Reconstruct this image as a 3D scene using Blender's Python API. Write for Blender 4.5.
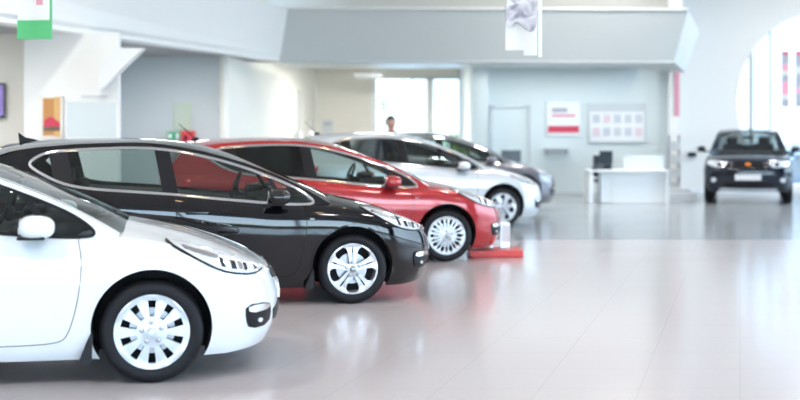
import bpy, bmesh, math, random
from mathutils import Vector, Matrix
from mathutils.bvhtree import BVHTree
from mathutils.geometry import delaunay_2d_cdt
random.seed(7)
PI = math.pi
SC = bpy.context.scene
COL = SC.collection
for o in list(bpy.data.objects): bpy.data.objects.remove(o, do_unlink=True)

# ------------------------------------------------------------------ camera
F = 1200.0; H = 1.52
cam = bpy.data.cameras.new('camera'); co = bpy.data.objects.new('camera', cam); COL.objects.link(co)
co.location = (0, 0, H); co.rotation_euler = (PI/2, 0, 0)
cam.sensor_width = 36; cam.lens = F/800*36; cam.shift_y = -65/800; cam.clip_end = 300
cam.dof.use_dof = True; cam.dof.focus_distance = 9.2; cam.dof.aperture_fstop = 1.15
SC.camera = co
def W(px, py, Y): return Vector(((px-400)/F*Y, Y, H-(py-135)/F*Y))
# ------------------------------------------------------------------ world, lamps, exposure
SC.view_settings.view_transform = 'Standard'; SC.view_settings.look = 'None'
SC.view_settings.gamma = 1; SC.view_settings.use_curve_mapping = False
SC.view_settings.exposure = 0.0
wd = bpy.data.worlds.new('sky'); SC.world = wd; wd.use_nodes = True
nt = wd.node_tree; nt.nodes.clear()
tc = nt.nodes.new('ShaderNodeTexCoord'); sp = nt.nodes.new('ShaderNodeSeparateXYZ')
rp = nt.nodes.new('ShaderNodeValToRGB'); bg = nt.nodes.new('ShaderNodeBackground'); wo = nt.nodes.new('ShaderNodeOutputWorld')
nt.links.new(tc.outputs['Generated'], sp.inputs[0]); nt.links.new(sp.outputs['Z'], rp.inputs['Fac'])
nt.links.new(rp.outputs[0], bg.inputs['Color']); nt.links.new(bg.outputs[0], wo.inputs[0])
el = rp.color_ramp.elements
el[0].position = 0.0; el[0].color = (.70, .85, 1, 1)
el[1].position = 0.6; el[1].color = (.45, .66, 1, 1)
e = el.new(.10); e.color = (.58, .79, 1, 1)
e = el.new(.25); e.color = (.66, .82, 1, 1)
mr = nt.nodes.new('ShaderNodeMapRange'); nt.links.new(sp.outputs['Y'], mr.inputs[0])   # brighter sky on the sun's side, behind the camera
mr.inputs[1].default_value = -.6; mr.inputs[2].default_value = .8; mr.inputs[3].default_value = 13.0; mr.inputs[4].default_value = 2.6
nt.links.new(mr.outputs[0], bg.inputs['Strength'])
def area(name, loc, rot, sx, sy, power, colr=(1, 1, 1)):
    l = bpy.data.lights.new(name, 'AREA'); l.shape = 'RECTANGLE'; l.size = sx; l.size_y = sy; l.energy = power; l.color = colr
    o = bpy.data.objects.new(name, l); o.location = loc; o.rotation_euler = rot; COL.objects.link(o); return o
for i, y in enumerate((3, 9.5, 16, 22.5)):
    for x in (-4.2, 2.5, 9):
        if x < -4 and y > 17: continue
        area('ceiling_fill', (x, y, 6.45), (0, 0, 0), .5, .5, (230 if x < 0 else 170) if y < 5 else 150 if x < 0 else 85, (1, .955, .92))  # fill lights added below the ceiling for brightness, not modelled fixtures
for x, y in ((4.5, 24.2), (9.5, 26.5), (13, 28.5)):
    area('ceiling_fill', (x, y, 6.45), (0, 0, 0), .8, .8, 215, (1, .96, .92))  # extra fill added to brighten the back and right walls
for x, y in ((-5.2, 31), (-.6, 31.6), (-1.2, 29.0)):
    area('recess_fill', (x, y, 3.42 if y > 32 else 3.35), (0, 0, 0), 1.2, .8, 190, (1, .95, .88))  # fill added to lift the recess walls
area('left_wall_fill', (-4.4, 23.2, 3.1), (0, 0, 0), 1.0, 1.0, 90, (1, .97, .94))  # fill added in front of the blue-grey wall
area('recess_fill', (-7.2, 17.5, 3.1), (0, 0, 0), 1.4, .8, 70, (1, .97, .93))  # fill added under the left bulkhead
area('office_fill', (4.0, 28.6, 3.1), (0, 0, 0), 4.0, .8, 60, (.95, .98, 1))  # fill added to brighten the office wall

# ------------------------------------------------------------------ materials
def mat(name, col, rough=.5, metal=0, coat=0, spec=.5, noise=0, nscale=8, emit=None, es=0, bump=0):
    m = bpy.data.materials.new(name); m.use_nodes = True; n = m.node_tree; b = n.nodes['Principled BSDF']
    b.inputs['Base Color'].default_value = (*col, 1); b.inputs['Roughness'].default_value = rough
    b.inputs['Metallic'].default_value = metal; b.inputs['Coat Weight'].default_value = coat
    b.inputs['Coat Roughness'].default_value = .03; b.inputs['Specular IOR Level'].default_value = spec
    if noise or bump:
        t = n.nodes.new('ShaderNodeTexCoord'); ns = n.nodes.new('ShaderNodeTexNoise'); ns.inputs['Scale'].default_value = nscale
        ns.inputs['Detail'].default_value = 4
        n.links.new(t.outputs['Object'], ns.inputs['Vector'])
        if noise:
            mx = n.nodes.new('ShaderNodeMixRGB'); mx.blend_type = 'MULTIPLY'; mx.inputs[0].default_value = 1
            mx.inputs[1].default_value = (*col, 1)
            r = n.nodes.new('ShaderNodeMapRange'); r.inputs[3].default_value = 1-noise; r.inputs[4].default_value = 1+noise
            n.links.new(ns.outputs[0], r.inputs[0]); n.links.new(r.outputs[0], mx.inputs[2]); n.links.new(mx.outputs[0], b.inputs['Base Color'])
        if bump:
            bp = n.nodes.new('ShaderNodeBump'); bp.inputs['Strength'].default_value = bump; bp.inputs['Distance'].default_value = .01
            n.links.new(ns.outputs[0], bp.inputs['Height']); n.links.new(bp.outputs[0], b.inputs['Normal'])
    if emit: b.inputs['Emission Color'].default_value = (*emit, 1); b.inputs['Emission Strength'].default_value = es
    return m
def glassmat(name, tint, ior=1.5):
    m = bpy.data.materials.new(name); m.use_nodes = True; n = m.node_tree; n.nodes.clear()
    tr = n.nodes.new('ShaderNodeBsdfTransparent'); tr.inputs[0].default_value = (*tint, 1)
    gl = n.nodes.new('ShaderNodeBsdfGlossy'); gl.inputs['Roughness'].default_value = .02
    fr = n.nodes.new('ShaderNodeFresnel'); fr.inputs[0].default_value = ior
    mx = n.nodes.new('ShaderNodeMixShader'); o = n.nodes.new('ShaderNodeOutputMaterial')
    n.links.new(fr.outputs[0], mx.inputs[0]); n.links.new(tr.outputs[0], mx.inputs[1]); n.links.new(gl.outputs[0], mx.inputs[2]); n.links.new(mx.outputs[0], o.inputs[0])
    return m
M = dict(
    white=mat('white_car_paint', (.76, .80, .83), .25, 0, 1, noise=.01, nscale=3),
    black=mat('black_car_paint', (.004, .004, .006), .3, 0, 1, spec=0, noise=.02, nscale=3),
    red=mat('red_car_paint', (.42, .010, .016), .25, .25, 1, noise=.02, nscale=3),
    silver=mat('silver_car_paint', (.72, .76, .79), .28, .35, 1, noise=.02, nscale=3),
    grey=mat('grey_car_paint', (.17, .165, .19), .28, .5, 1, noise=.02, nscale=3),
    navy=mat('black_suv_paint', (.004, .008, .018), .3, 0, 1, spec=0, noise=.02, nscale=3),
    tyre=mat('tyre_rubber', (.006, .006, .009), .55, spec=.3, noise=.15, nscale=60),
    plastic=mat('black_plastic', (.012, .012, .015), .4, spec=.2, noise=.1, nscale=80),
    liner=mat('wheel_liner', (.006, .006, .007), .9, noise=.1, nscale=30),
    alloy=mat('silver_alloy', (.62, .65, .68), .25, .35, .3, noise=.02, nscale=10),
    cover=mat('silver_wheel_cover', (.56, .61, .66), .3, .2, .4, noise=.02, nscale=10),
    chrome=mat('chrome', (.85, .85, .87), .08, 1, noise=.02, nscale=20),
    disc=mat('brake_steel', (.35, .35, .37), .35, .9, noise=.05, nscale=50),
    seat=mat('dark_seat_fabric', (.02, .02, .024), .8, noise=.2, nscale=120),
    dash=mat('dashboard_plastic', (.012, .012, .014), .6, noise=.1, nscale=60),
    lens=mat('headlight_lens', (.86, .90, .95), .06, .3, 1, noise=.25, nscale=18),
    lensd=mat('headlight_inner', (.03, .035, .04), .15, .5, 1, noise=.3, nscale=25),
    amber=mat('amber_lens', (.8, .25, .03), .15, noise=.05, nscale=20),
    rlamp=mat('red_tail_lens', (.5, .01, .01), .1, 0, 1, noise=.05, nscale=20),
    wall=mat('painted_wall_white', (.86, .86, .84), .7, noise=.015, nscale=1.5, bump=.05),
    wallgrey=mat('painted_wall_pale_grey', (.75, .75, .735), .7, noise=.015, nscale=1.5),
    wallshade=mat('painted_wall_blue_grey', (.54, .575, .59), .7, noise=.015, nscale=1.5),
    walloff=mat('office_wall_pale_blue', (.66, .73, .74), .7, noise=.015, nscale=1.5),
    cream=mat('painted_wall_cream', (.86, .84, .78), .7, noise=.015, nscale=1.5),
    beige=mat('painted_wall_beige', (.78, .74, .67), .7, noise=.015, nscale=1.5),
    fascia=mat('fascia_panel_grey', (.60, .635, .64), .35, .1, noise=.02, nscale=2),
    bulk=mat('bulkhead_panel_pale', (.84, .85, .85), .3, .05, noise=.015, nscale=2),
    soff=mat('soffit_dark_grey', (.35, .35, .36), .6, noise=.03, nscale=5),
    ceil=mat('ceiling_paint', (.70, .69, .66), .85, noise=.02, nscale=2),
    steel=mat('window_frame_grey', (.55, .58, .60), .4, .2, noise=.03, nscale=10),
    wframe=mat('window_frame_white', (.80, .80, .78), .4, noise=.02, nscale=10),
    pglass=glassmat('window_glass', (.96, .98, .98)),
    cglass=glassmat('car_glass_tinted', (.80, .85, .84)),
    cglassd=glassmat('car_glass_privacy', (.30, .33, .33)),
    wsglass=glassmat('windscreen_glass', (.80, .85, .85)),
    grass=mat('lawn_grass', (.24, .38, .09), .9, noise=.3, nscale=2),
    paving=mat('outdoor_paving', (.42, .41, .40), .9, noise=.1, nscale=1),
    leaf=mat('pale_green_leaf', (.30, .42, .14), .6, noise=.2, nscale=5),
    bark=mat('tree_bark', (.18, .13, .09), .9, noise=.3, nscale=10, bump=.5),
    desk=mat('white_desk_laminate', (.80, .83, .84), .35, noise=.01, nscale=4),
    paper=mat('poster_paper_white', (.80, .81, .82), .6, noise=.02, nscale=8),
    redpaper=mat('poster_red_print', (.62, .05, .10), .6, noise=.05, nscale=8),
    greypr=mat('poster_grey_print', (.36, .37, .43), .6, noise=.15, nscale=10),
    pinkpr=mat('poster_pink_print', (.72, .32, .42), .6, noise=.2, nscale=10),
    paleprint=mat('pale_grey_print', (.55, .57, .62), .6, noise=.1, nscale=10),
    palepink=mat('pale_pink_print', (.74, .60, .64), .6, noise=.1, nscale=10),
    green=mat('green_cloth', (.10, .50, .20), .6, noise=.05, nscale=10),
    greensign=mat('green_sign', (.02, .36, .18), .5, noise=.03, nscale=10),
    signlit=mat('sign_white', (.85, .9, .88), .5, noise=.02, nscale=10),
    redmetal=mat('red_painted_metal', (.66, .05, .04), .35, .1, noise=.03, nscale=10),
    signpale=mat('pale_green_paper', (.50, .58, .46), .7, noise=.08, nscale=30),
    screen=mat('dark_screen', (.02, .03, .04), .2, noise=.1, nscale=10),
    purple=mat('purple_display_picture', (.22, .16, .42), .3, noise=.5, nscale=14, emit=(.30, .22, .55), es=.35),
    orangepic=mat('orange_print', (.55, .26, .08), .5, noise=.08, nscale=6),
    yellowpic=mat('yellow_print', (.70, .42, .17), .5, noise=.08, nscale=6),
    leafpale=mat('sunlit_pale_leaf', (.50, .56, .30), .6, noise=.15, nscale=5),  # blown-out daylight is put into this leaf colour
    orange=mat('warm_plaster', (.80, .48, .20), .8, noise=.05, nscale=3),
    skin=mat('skin', (.55, .33, .25), .5, noise=.05, nscale=20),
    hair=mat('dark_hair', (.05, .045, .045), .7, noise=.3, nscale=80),
    cloth=mat('dark_navy_cloth', (.03, .035, .06), .85, noise=.2, nscale=60),
    collar=mat('orange_cloth', (.75, .16, .06), .8, noise=.05, nscale=60),
    shirt=mat('pale_blue_shirt', (.55, .62, .75), .8, noise=.05, nscale=60),
    shoe=mat('black_leather', (.02, .02, .02), .4, noise=.1, nscale=30),
    metal=mat('brushed_metal', (.62, .64, .66), .3, .8, noise=.05, nscale=30),
    paleplas=mat('pale_grey_plastic', (.62, .64, .66), .5, noise=.03, nscale=20),
    warm=mat('warm_lamp_glow', (1, .75, .45), .5, emit=(1, .62, .28), es=60),
)
for k_ in ('black', 'navy', 'red', 'grey'):
    M[k_].node_tree.nodes['Principled BSDF'].inputs['Coat IOR'].default_value = 1.6 if k_ in ('black', 'navy') else 1.55
# floor tile material -------------------------------------------------
def floormat(name, c1, c2, rough, grout):
    m = bpy.data.materials.new(name); m.use_nodes = True; n = m.node_tree; b = n.nodes['Principled BSDF']; L = n.links
    t = n.nodes.new('ShaderNodeTexCoord'); s = n.nodes.new('ShaderNodeSeparateXYZ'); L.new(t.outputs['Object'], s.inputs[0])
    def mth(op, a, bb=None):
        x = n.nodes.new('ShaderNodeMath'); x.operation = op
        for k, v in enumerate((a, bb)):
            if v is None: continue
            if isinstance(v, (int, float)): x.inputs[k].default_value = v
            else: L.new(v, x.inputs[k])
        return x.outputs[0]
    # columns run towards the far end of the hall, rows run across it
    u = mth('DIVIDE', mth('SUBTRACT', s.outputs['X'], mth('MULTIPLY', s.outputs['Y'], 340/F)), .6)
    r = mth('DIVIDE', s.outputs['Y'], .60)
    row = mth('FLOOR', r); uu = u
    fu = mth('FRACT', uu); fr = mth('FRACT', r)
    du = mth('MINIMUM', fu, mth('SUBTRACT', 1, fu)); dr = mth('MINIMUM', fr, mth('SUBTRACT', 1, fr))
    ln = mth('LESS_THAN', mth('MINIMUM', du, dr), .006)
    cb = n.nodes.new('ShaderNodeCombineXYZ'); L.new(mth('FLOOR', uu), cb.inputs[0]); L.new(row, cb.inputs[1])
    wn = n.nodes.new('ShaderNodeTexWhiteNoise'); L.new(cb.outputs[0], wn.inputs['Vector'])
    ns = n.nodes.new('ShaderNodeTexNoise'); ns.inputs['Scale'].default_value = 1.2; L.new(t.outputs['Object'], ns.inputs['Vector'])
    mv = mth('ADD', mth('MULTIPLY', wn.outputs['Value'], .5), mth('MULTIPLY', ns.outputs[0], .5))
    mx = n.nodes.new('ShaderNodeMixRGB'); mx.inputs[1].default_value = (*c1, 1); mx.inputs[2].default_value = (*c2, 1); L.new(mv, mx.inputs[0])
    m2 = n.nodes.new('ShaderNodeMixRGB'); m2.inputs[2].default_value = (*grout, 1); L.new(mx.outputs[0], m2.inputs[1]); L.new(ln, m2.inputs[0])
    L.new(m2.outputs[0], b.inputs['Base Color'])
    L.new(mth('ADD', mth('MULTIPLY', wn.outputs['Value'], .02), rough), b.inputs['Roughness'])
    b.inputs['Specular IOR Level'].default_value = .5
    return m
M['floor'] = floormat('floor_tiles', (.57, .535, .55), (.555, .52, .535), .15, (.50, .475, .485))
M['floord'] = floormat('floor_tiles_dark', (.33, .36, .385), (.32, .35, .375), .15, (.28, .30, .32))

# ------------------------------------------------------------------ helpers
def link(name, me, m=None, parent=None, smooth=False, ang=40):
    if m is not None and not len(me.materials):
        for x in (m if isinstance(m, (list, tuple)) else [m]): me.materials.append(x)
    o = bpy.data.objects.new(name, me); COL.objects.link(o)
    if parent: o.parent = parent
    if smooth:
        me.polygons.foreach_set('use_smooth', [True]*len(me.polygons)); me.set_sharp_from_angle(angle=math.radians(ang))
    return o
def obj(name, bm, m, parent=None, smooth=False, ang=40):
    bmesh.ops.recalc_face_normals(bm, faces=bm.faces[:])
    me = bpy.data.meshes.new(name); bm.to_mesh(me); bm.free()
    return link(name, me, m, parent, smooth, ang)
def tag(o, label, cat=None, group=None, kind=None):
    if label: o['label'] = label
    if cat: o['category'] = cat
    if group: o['group'] = group
    if kind: o['kind'] = kind
    return o
def thing(name, label, cat, loc=(0, 0, 0), rz=0, group=None):
    o = bpy.data.objects.new(name, None); COL.objects.link(o); o.location = loc; o.rotation_euler = (0, 0, rz)
    o.empty_display_size = .2
    return tag(o, label, cat, group)
def box(bm, c, s, bev=0, rot=None, mi=0):
    r = bmesh.ops.create_cube(bm, size=1); vs = r['verts']
    bmesh.ops.scale(bm, vec=s, verts=vs)
    if bev:
        es = list({e for v in vs for e in v.link_edges})
        rr = bmesh.ops.bevel(bm, geom=vs+es, offset=bev, segments=2, profile=.6, affect='EDGES'); vs = list({v for f in rr['faces'] for v in f.verts} | {v for v in vs if v.is_valid})
    if rot: bmesh.ops.transform(bm, matrix=rot.to_4x4(), verts=vs)
    bmesh.ops.translate(bm, vec=c, verts=vs)
    return vs
def bx(name, c, s, m, parent=None, bev=0, rot=None):
    bm = bmesh.new(); box(bm, c, s, bev, rot); return obj(name, bm, m, parent)
def bounds(name, x0, x1, y0, y1, z0, z1, m, parent=None, bev=0):
    return bx(name, ((x0+x1)/2, (y0+y1)/2, (z0+z1)/2), (x1-x0, y1-y0, z1-z0), m, parent, bev)
def struct(o): o['kind'] = 'structure'; return o
def prism(bm, pts, off):
    """closed polygon (3D points) extruded by vector off"""
    a = [bm.verts.new(p) for p in pts]; b = [bm.verts.new(Vector(p)+Vector(off)) for p in pts]
    bm.faces.new(a); bm.faces.new(b[::-1]); n = len(a)
    for i in range(n): bm.faces.new((a[i], b[i], b[(i+1) % n], a[(i+1) % n]))
def lathe(bm, prof, axis='Y', n=40, center=(0, 0, 0), close=False):
    rows = []
    for r, h in prof:
        row = []
        for k in range(n):
            a = 2*PI*k/n; c, s = math.cos(a)*r, math.sin(a)*r
            p = (c, h, s) if axis == 'Y' else ((c, s, h) if axis == 'Z' else (h, c, s))
            row.append(bm.verts.new(Vector(p)+Vector(center)))
        rows.append(row)
    idx = list(range(len(rows)-1))
    for i in idx:
        for k in range(n):
            bm.faces.new((rows[i][k], rows[i][(k+1) % n], rows[i+1][(k+1) % n], rows[i+1][k]))
    if close:
        for k in range(n): bm.faces.new((rows[-1][k], rows[-1][(k+1) % n], rows[0][(k+1) % n], rows[0][k]))
    else:
        for row in (rows[0], rows[-1]):
            try: bm.faces.new(row)
            except Exception: pass
def tube(bm, pts, r, n=8, closed=False):
    pts = [Vector(p) for p in pts]; rings = []
    N = len(pts)
    for i, p in enumerate(pts):
        a = pts[(i-1) % N] if (i or closed) else p; b = pts[(i+1) % N] if (i < N-1 or closed) else p
        d = (b-a).normalized(); up = Vector((0, 0, 1)) if abs(d.z) < .9 else Vector((0, 1, 0))
        u = d.cross(up).normalized(); v = d.cross(u)
        rr = r[i] if isinstance(r, (list, tuple)) else r
        rings.append([bm.verts.new(p+u*math.cos(2*PI*k/n)*rr+v*math.sin(2*PI*k/n)*rr) for k in range(n)])
    for i in range(N if closed else N-1):
        A, B = rings[i], rings[(i+1) % N]
        for k in range(n): bm.faces.new((A[k], A[(k+1) % n], B[(k+1) % n], B[k]))
    if not closed: bm.faces.new(rings[0][::-1]); bm.faces.new(rings[-1])
def ell(bm, c, r, seg=16, rot=None):
    rr = bmesh.ops.create_uvsphere(bm, u_segments=seg, v_segments=seg//2+2, radius=1); vs = rr['verts']
    bmesh.ops.scale(bm, vec=r, verts=vs)
    if rot: bmesh.ops.transform(bm, matrix=rot.to_4x4(), verts=vs)
    bmesh.ops.translate(bm, vec=c, verts=vs)
def interp(tab, x):
    """smooth monotone-ish interpolation in a table [(x, y)...] sorted by x"""
    if x <= tab[0][0]: return tab[0][1]
    if x >= tab[-1][0]: return tab[-1][1]
    for i in range(len(tab)-1):
        if x <= tab[i+1][0]:
            x0, y0 = tab[i]; x1, y1 = tab[i+1]; h = x1-x0; t = (x-x0)/h
            s = (y1-y0)/h
            def tan(j):
                if j <= 0 or j >= len(tab)-1:
                    k = 0 if j <= 0 else len(tab)-2
                    return (tab[k+1][1]-tab[k][1])/(tab[k+1][0]-tab[k][0])
                a = (tab[j][1]-tab[j-1][1])/(tab[j][0]-tab[j-1][0]); b = (tab[j+1][1]-tab[j][1])/(tab[j+1][0]-tab[j][0])
                return 0 if a*b <= 0 else 2*a*b/(a+b)
            m0, m1 = tan(i), tan(i+1)
            return (2*t**3-3*t*t+1)*y0+(t**3-2*t*t+t)*h*m0+(-2*t**3+3*t*t)*y1+(t**3-t*t)*h*m1
def inside(p, poly):
    x, y = p; c = False; j = len(poly)-1
    for i in range(len(poly)):
        xi, yi = poly[i]; xj, yj = poly[j]
        if (yi > y) != (yj > y) and x < (xj-xi)*(y-yi)/(yj-yi)+xi: c = not c
        j = i
    return c
def resample(poly, d, closed=True):
    out = []; n = len(poly)
    for i in range(n if closed else n-1):
        a = Vector(poly[i]); b = Vector(poly[(i+1) % n]); k = max(1, int((b-a).length/d))
        for j in range(k): out.append(tuple(a.lerp(b, j/k)))
    if not closed: out.append(tuple(poly[-1]))
    return out
def smoothpoly(poly, it=2, closed=True):
    for _ in range(it):
        q = []; n = len(poly)
        for i in range(n if closed else n-1):
            a = poly[i]; b = poly[(i+1) % n]
            q.append((.75*a[0]+.25*b[0], .75*a[1]+.25*b[1])); q.append((.25*a[0]+.75*b[0], .25*a[1]+.75*b[1]))
        poly = q if closed else [poly[0]]+q+[poly[-1]]
    return poly
def region(poly, holes=(), step=.05):
    """2D triangulation of polygon minus holes with interior points"""
    loops = [resample(poly, step)]+[resample(h, step) for h in holes]
    vs = []; ed = []
    for l in loops:
        b = len(vs); vs += [Vector(p) for p in l]; ed += [(b+i, b+(i+1) % len(l)) for i in range(len(l))]
    xs = [p[0] for p in poly]; ys = [p[1] for p in poly]
    x = min(xs)+step*.37
    bd = [v for v in vs]
    while x < max(xs):
        y = min(ys)+step*.41
        while y < max(ys):
            if inside((x, y), poly) and not any(inside((x, y), h) for h in holes) and min((v-Vector((x, y))).length for v in bd) > step*.35: vs.append(Vector((x, y)))
            y += step
        x += step
    r = delaunay_2d_cdt(vs, ed, [], 0, 1e-5)
    V = r[0]; T = []
    for f in r[2]:
        c = sum((V[i] for i in f), Vector((0, 0)))/len(f)
        if inside(c, loops[0]) and not any(inside(c, h) for h in loops[1:]): T.append(f)
    return V, T
def shell(name, poly, fn, m, parent, holes=(), step=.05, thick=.006, smooth=True, ang=50):
    """polygon mapped by fn(u,v,offset)->3D, given thickness"""
    V, T = region(poly, holes, step)
    bm = bmesh.new(); top = [None]*len(V); bot = [None]*len(V); used = {i for f in T for i in f}
    for i in used:
        top[i] = bm.verts.new(fn(V[i][0], V[i][1], thick)); bot[i] = bm.verts.new(fn(V[i][0], V[i][1], 0))
    ec = {}
    for f in T:
        bm.faces.new([top[i] for i in f]); bm.faces.new([bot[i] for i in reversed(f)])
        for k in range(len(f)):
            a, b = f[k], f[(k+1) % len(f)]; ec[(a, b)] = 1
    for a, b in ec:
        if (b, a) not in ec: bm.faces.new((top[b], top[a], bot[a], bot[b]))
    return obj(name, bm, m, parent, smooth, ang)
def strip(name, pts, w, fn, m, parent, thick=.008, closed=False):
    """ribbon of width w along 2D points"""
    P = [Vector(p) for p in pts]; n = len(P); bm = bmesh.new(); R = []
    for i, p in enumerate(P):
        a = P[(i-1) % n] if (i or closed) else p; b = P[(i+1) % n] if (i < n-1 or closed) else p
        d = (b-a).normalized(); q = Vector((-d.y, d.x))*w/2
        R.append([bm.verts.new(fn(*(p+q), -.002)), bm.verts.new(fn(*(p+q*.8), thick)), bm.verts.new(fn(*(p-q*.8), thick)), bm.verts.new(fn(*(p-q), -.002))])
    for i in range(n if closed else n-1):
        A, B = R[i], R[(i+1) % n]
        for k in range(4): bm.faces.new((A[k], A[(k+1) % 4], B[(k+1) % 4], B[k]))
    if not closed: bm.faces.new(R[0]); bm.faces.new(R[-1][::-1])
    return obj(name, bm, m, parent, True, 60)

# ------------------------------------------------------------------ the building
XL, XR, YF, YB, ZC = -9.0, 16.0, -8.0, 32.0, 6.5
struct(bounds('floor', XL-1, XR, YF, 17.4, -.1, 0, M['floor']))
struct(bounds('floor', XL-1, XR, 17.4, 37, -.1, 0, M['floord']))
struct(bounds('ceiling', XL, XR, YF, YB+.2, ZC, ZC+.2, M['ceil']))
o = bounds('ground', -60, 90, -90, -8.05, -.25, -.12, M['grass']); tag(struct(o), None)
o = bounds('paving', -60, 90, -14, -8.05, -.12, -.10, M['paving']); struct(o)
o = bounds('yard', -60, 90, 37.1, 120, -.3, -.15, M['paving']); struct(o)
o = bounds('forecourt', 16.1, 90, -8, 37.1, -.3, -.12, M['paving']); struct(o)
# long glazing behind the camera and on the right
def glazing(name, axis, const, a0, a1, z0, z1, nb, th=.12, pier=.9):
    bm = bmesh.new()
    def seg(p0, p1, zz0, zz1):
        c = ((p0+p1)/2, const, (zz0+zz1)/2) if axis == 'X' else (const, (p0+p1)/2, (zz0+zz1)/2)
        s = (p1-p0, th, zz1-zz0) if axis == 'X' else (th, p1-p0, zz1-zz0)
        box(bm, c, s)
    seg(a0, a1, z0-.1, z0+.08); seg(a0, a1, z1-.1, z1+.05)
    for k in range(nb+1):
        p = a0+(a1-a0)*k/nb; seg(p-.05, p+.05, z0, z1)
    fr = struct(obj(name, bm, M['steel']))
    bm = bmesh.new()
    if axis == 'X': box(bm, ((a0+a1)/2, const, (z0+z1)/2), (a1-a0, .02, z1-z0))
    else: box(bm, (const, (a0+a1)/2, (z0+z1)/2), (.02, a1-a0, z1-z0))
    obj('window_pane', bm, M['pglass'], fr)
struct(bounds('wall_front', XL, XR, YF-.2, YF, 3.3, ZC, M['wall']))
struct(bounds('wall_front', XL, XR, YF-.2, YF, -.1, .25, M['wall']))
glazing('window_2', 'X', YF-.1, XL, XR, .3, 3.3, 9)
struct(bounds('wall_right', XR, XR+.2, YF, YB, 5.2, ZC, M['wall']))
struct(bounds('wall_right', XR, XR+.2, YF, YB, -.1, .1, M['wall']))
glazing('window_3', 'Y', XR+.1, YF, YB, .1, 5.2, 14)
struct(bounds('wall_left', XL-.2, XL, YF, 21, -.1, ZC, M['wallgrey']))

# right back wall with the round window
R0 = W(830, 102, YB); wc = (R0.x, R0.z); wr = 93/F*YB
poly = [(7.15, 0), (XR, 0), (XR, ZC), (7.15, ZC)]
hole = []
for k in range(72):
    a = 2*PI*k/72; hx, hz = wc[0]+wr*math.cos(a), wc[1]+wr*math.sin(a); hole.append((hx, max(hz, .12)))
hole = [p for i, p in enumerate(hole) if p[1] > .121 or hole[i-1][1] > .121 or hole[(i+1) % 72][1] > .121]
struct(shell('wall_back', poly, lambda u, v, w: Vector((u, YB+.25-w, v)), M['wallgrey'], None, [hole], .5, .25, False))
fr = bmesh.new()
ring = [(wc[0]+wr*math.cos(2*PI*k/72), YB+.12, max(.14, wc[1]+wr*math.sin(2*PI*k/72))) for k in range(72)]
tube(fr, ring, .03, 6, True)
for px, w in ((752.2, .10), (771.5, .05)):
    x = W(px, 0, YB).x; dz = math.sqrt(max(0, wr*wr-(x-wc[0])**2)); box(fr, (x, YB+.12, wc[1]+.0), (w, .1, 2*dz-.02))
x = wc[0]+.9; box(fr, (x, YB+.12, wc[1]), (.08, .1, 4.3))
wf = struct(obj('window_1', fr, M['steel']))
bm = bmesh.new(); vs = [bm.verts.new((p[0], YB+.14, p[2])) for p in ring]; bm.faces.new(vs)
rr = bmesh.ops.extrude_face_region(bm, geom=bm.faces[:]); bmesh.ops.translate(bm, vec=(0, .02, 0), verts=[v for v in rr['geom'] if isinstance(v, bmesh.types.BMVert)])
obj('window_pane', bm, M['pglass'], wf)
# two hanging banners in front of the round window
def banner_strips(name, px0, px1, py0, py1, Y, seq, label):
    a = W(px0, py0, Y); b = W(px1, py1, Y)
    t = thing(name, label, 'banner', ((a.x+b.x)/2, Y, b.z), 0, None)
    n = len(seq); h = (a.z-b.z)
    bm = bmesh.new(); box(bm, (0, 0, h/2), (b.x-a.x, .012, h)); obj('cloth', bm, M['paper'], t)
    z = h
    for fr_, mm in seq:
        hh = h*fr_; bm = bmesh.new(); box(bm, (0, 0, z-hh/2), ((b.x-a.x)*.98, .018, hh*.97)); obj('printed_panel', bm, M[mm], t); z -= hh
    bm = bmesh.new(); tube(bm, [(-(b.x-a.x)/2-.03, 0, h+.01), ((b.x-a.x)/2+.03, 0, h+.01)], .015); obj('rod', bm, M['metal'], t)
    bm = bmesh.new()
    for s in (-1, 1): tube(bm, [(s*(b.x-a.x)/2, 0, h), (s*(b.x-a.x)/2, 0, ZC-b.z)], .004, 5)
    obj('wire', bm, M['metal'], t)
banner_strips('hanging_banner', 781.5, 789, 52, 107, 31.4, [(.05, 'redpaper'), (.17, 'greypr'), (.12, 'pinkpr'), (.08, 'paleplas'), (.12, 'greypr'), (.24, 'pinkpr'), (.08, 'paleplas'), (.14, 'greypr')], 'left of two narrow pink and grey printed banners hanging before the round window')
banner_strips('hanging_banner', 795.5, 803, 52, 107, 31.4, [(.05, 'redpaper'), (.22, 'greypr'), (.12, 'paleplas'), (.26, 'greypr'), (.1, 'pinkpr'), (.25, 'greypr')], 'grey printed banner cut by the right picture edge before the round window')

# fascia across the back, inclined front, with a bevelled right end
YFa = 27.0
tl, tr, bl, br = W(288, 8, YFa-.35), W(688, 9.5, YFa-.35), W(279, 61, YFa+.1), W(674, 62, YFa+.1)
bm = bmesh.new()
e1, e2 = W(698, 33, YFa+1.6), W(686, 73, YFa+1.6)
v = [bm.verts.new(p) for p in (tl, tr, br, bl)]; bm.faces.new(v)
v2 = [bm.verts.new(p) for p in (W(699, 32, YFa+1.2), W(686, 73, YFa+1.4))]
bm.faces.new((v[1], v2[0], v2[1], v[2]))
back = [bm.verts.new(Vector((p.x, 30.0, p.z))) for p in (tl, bl)]
bk = [bm.verts.new((tr.x, 30.0, tr.z)), bm.verts.new((br.x-.2, 30.0, br.z))]
bm.faces.new((v[0], back[0], bk[0], v2[0], v[1])) ; bm.faces.new((v[3], v[2], v2[1], bk[1], back[1]))
struct(obj('trim_1', bm, M['fascia']))
bm = bmesh.new(); tube(bm, [W(281, 61.5, YFa+.05), W(674, 62.5, YFa+.05)], .03, 8); struct(obj('trim_2', bm, M['wallshade']))
bm = bmesh.new(); tube(bm, [W(288, 8, YFa-.37), W(688, 9.5, YFa-.37)], .03, 8); struct(obj('trim_3', bm, M['bulk']))
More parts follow.
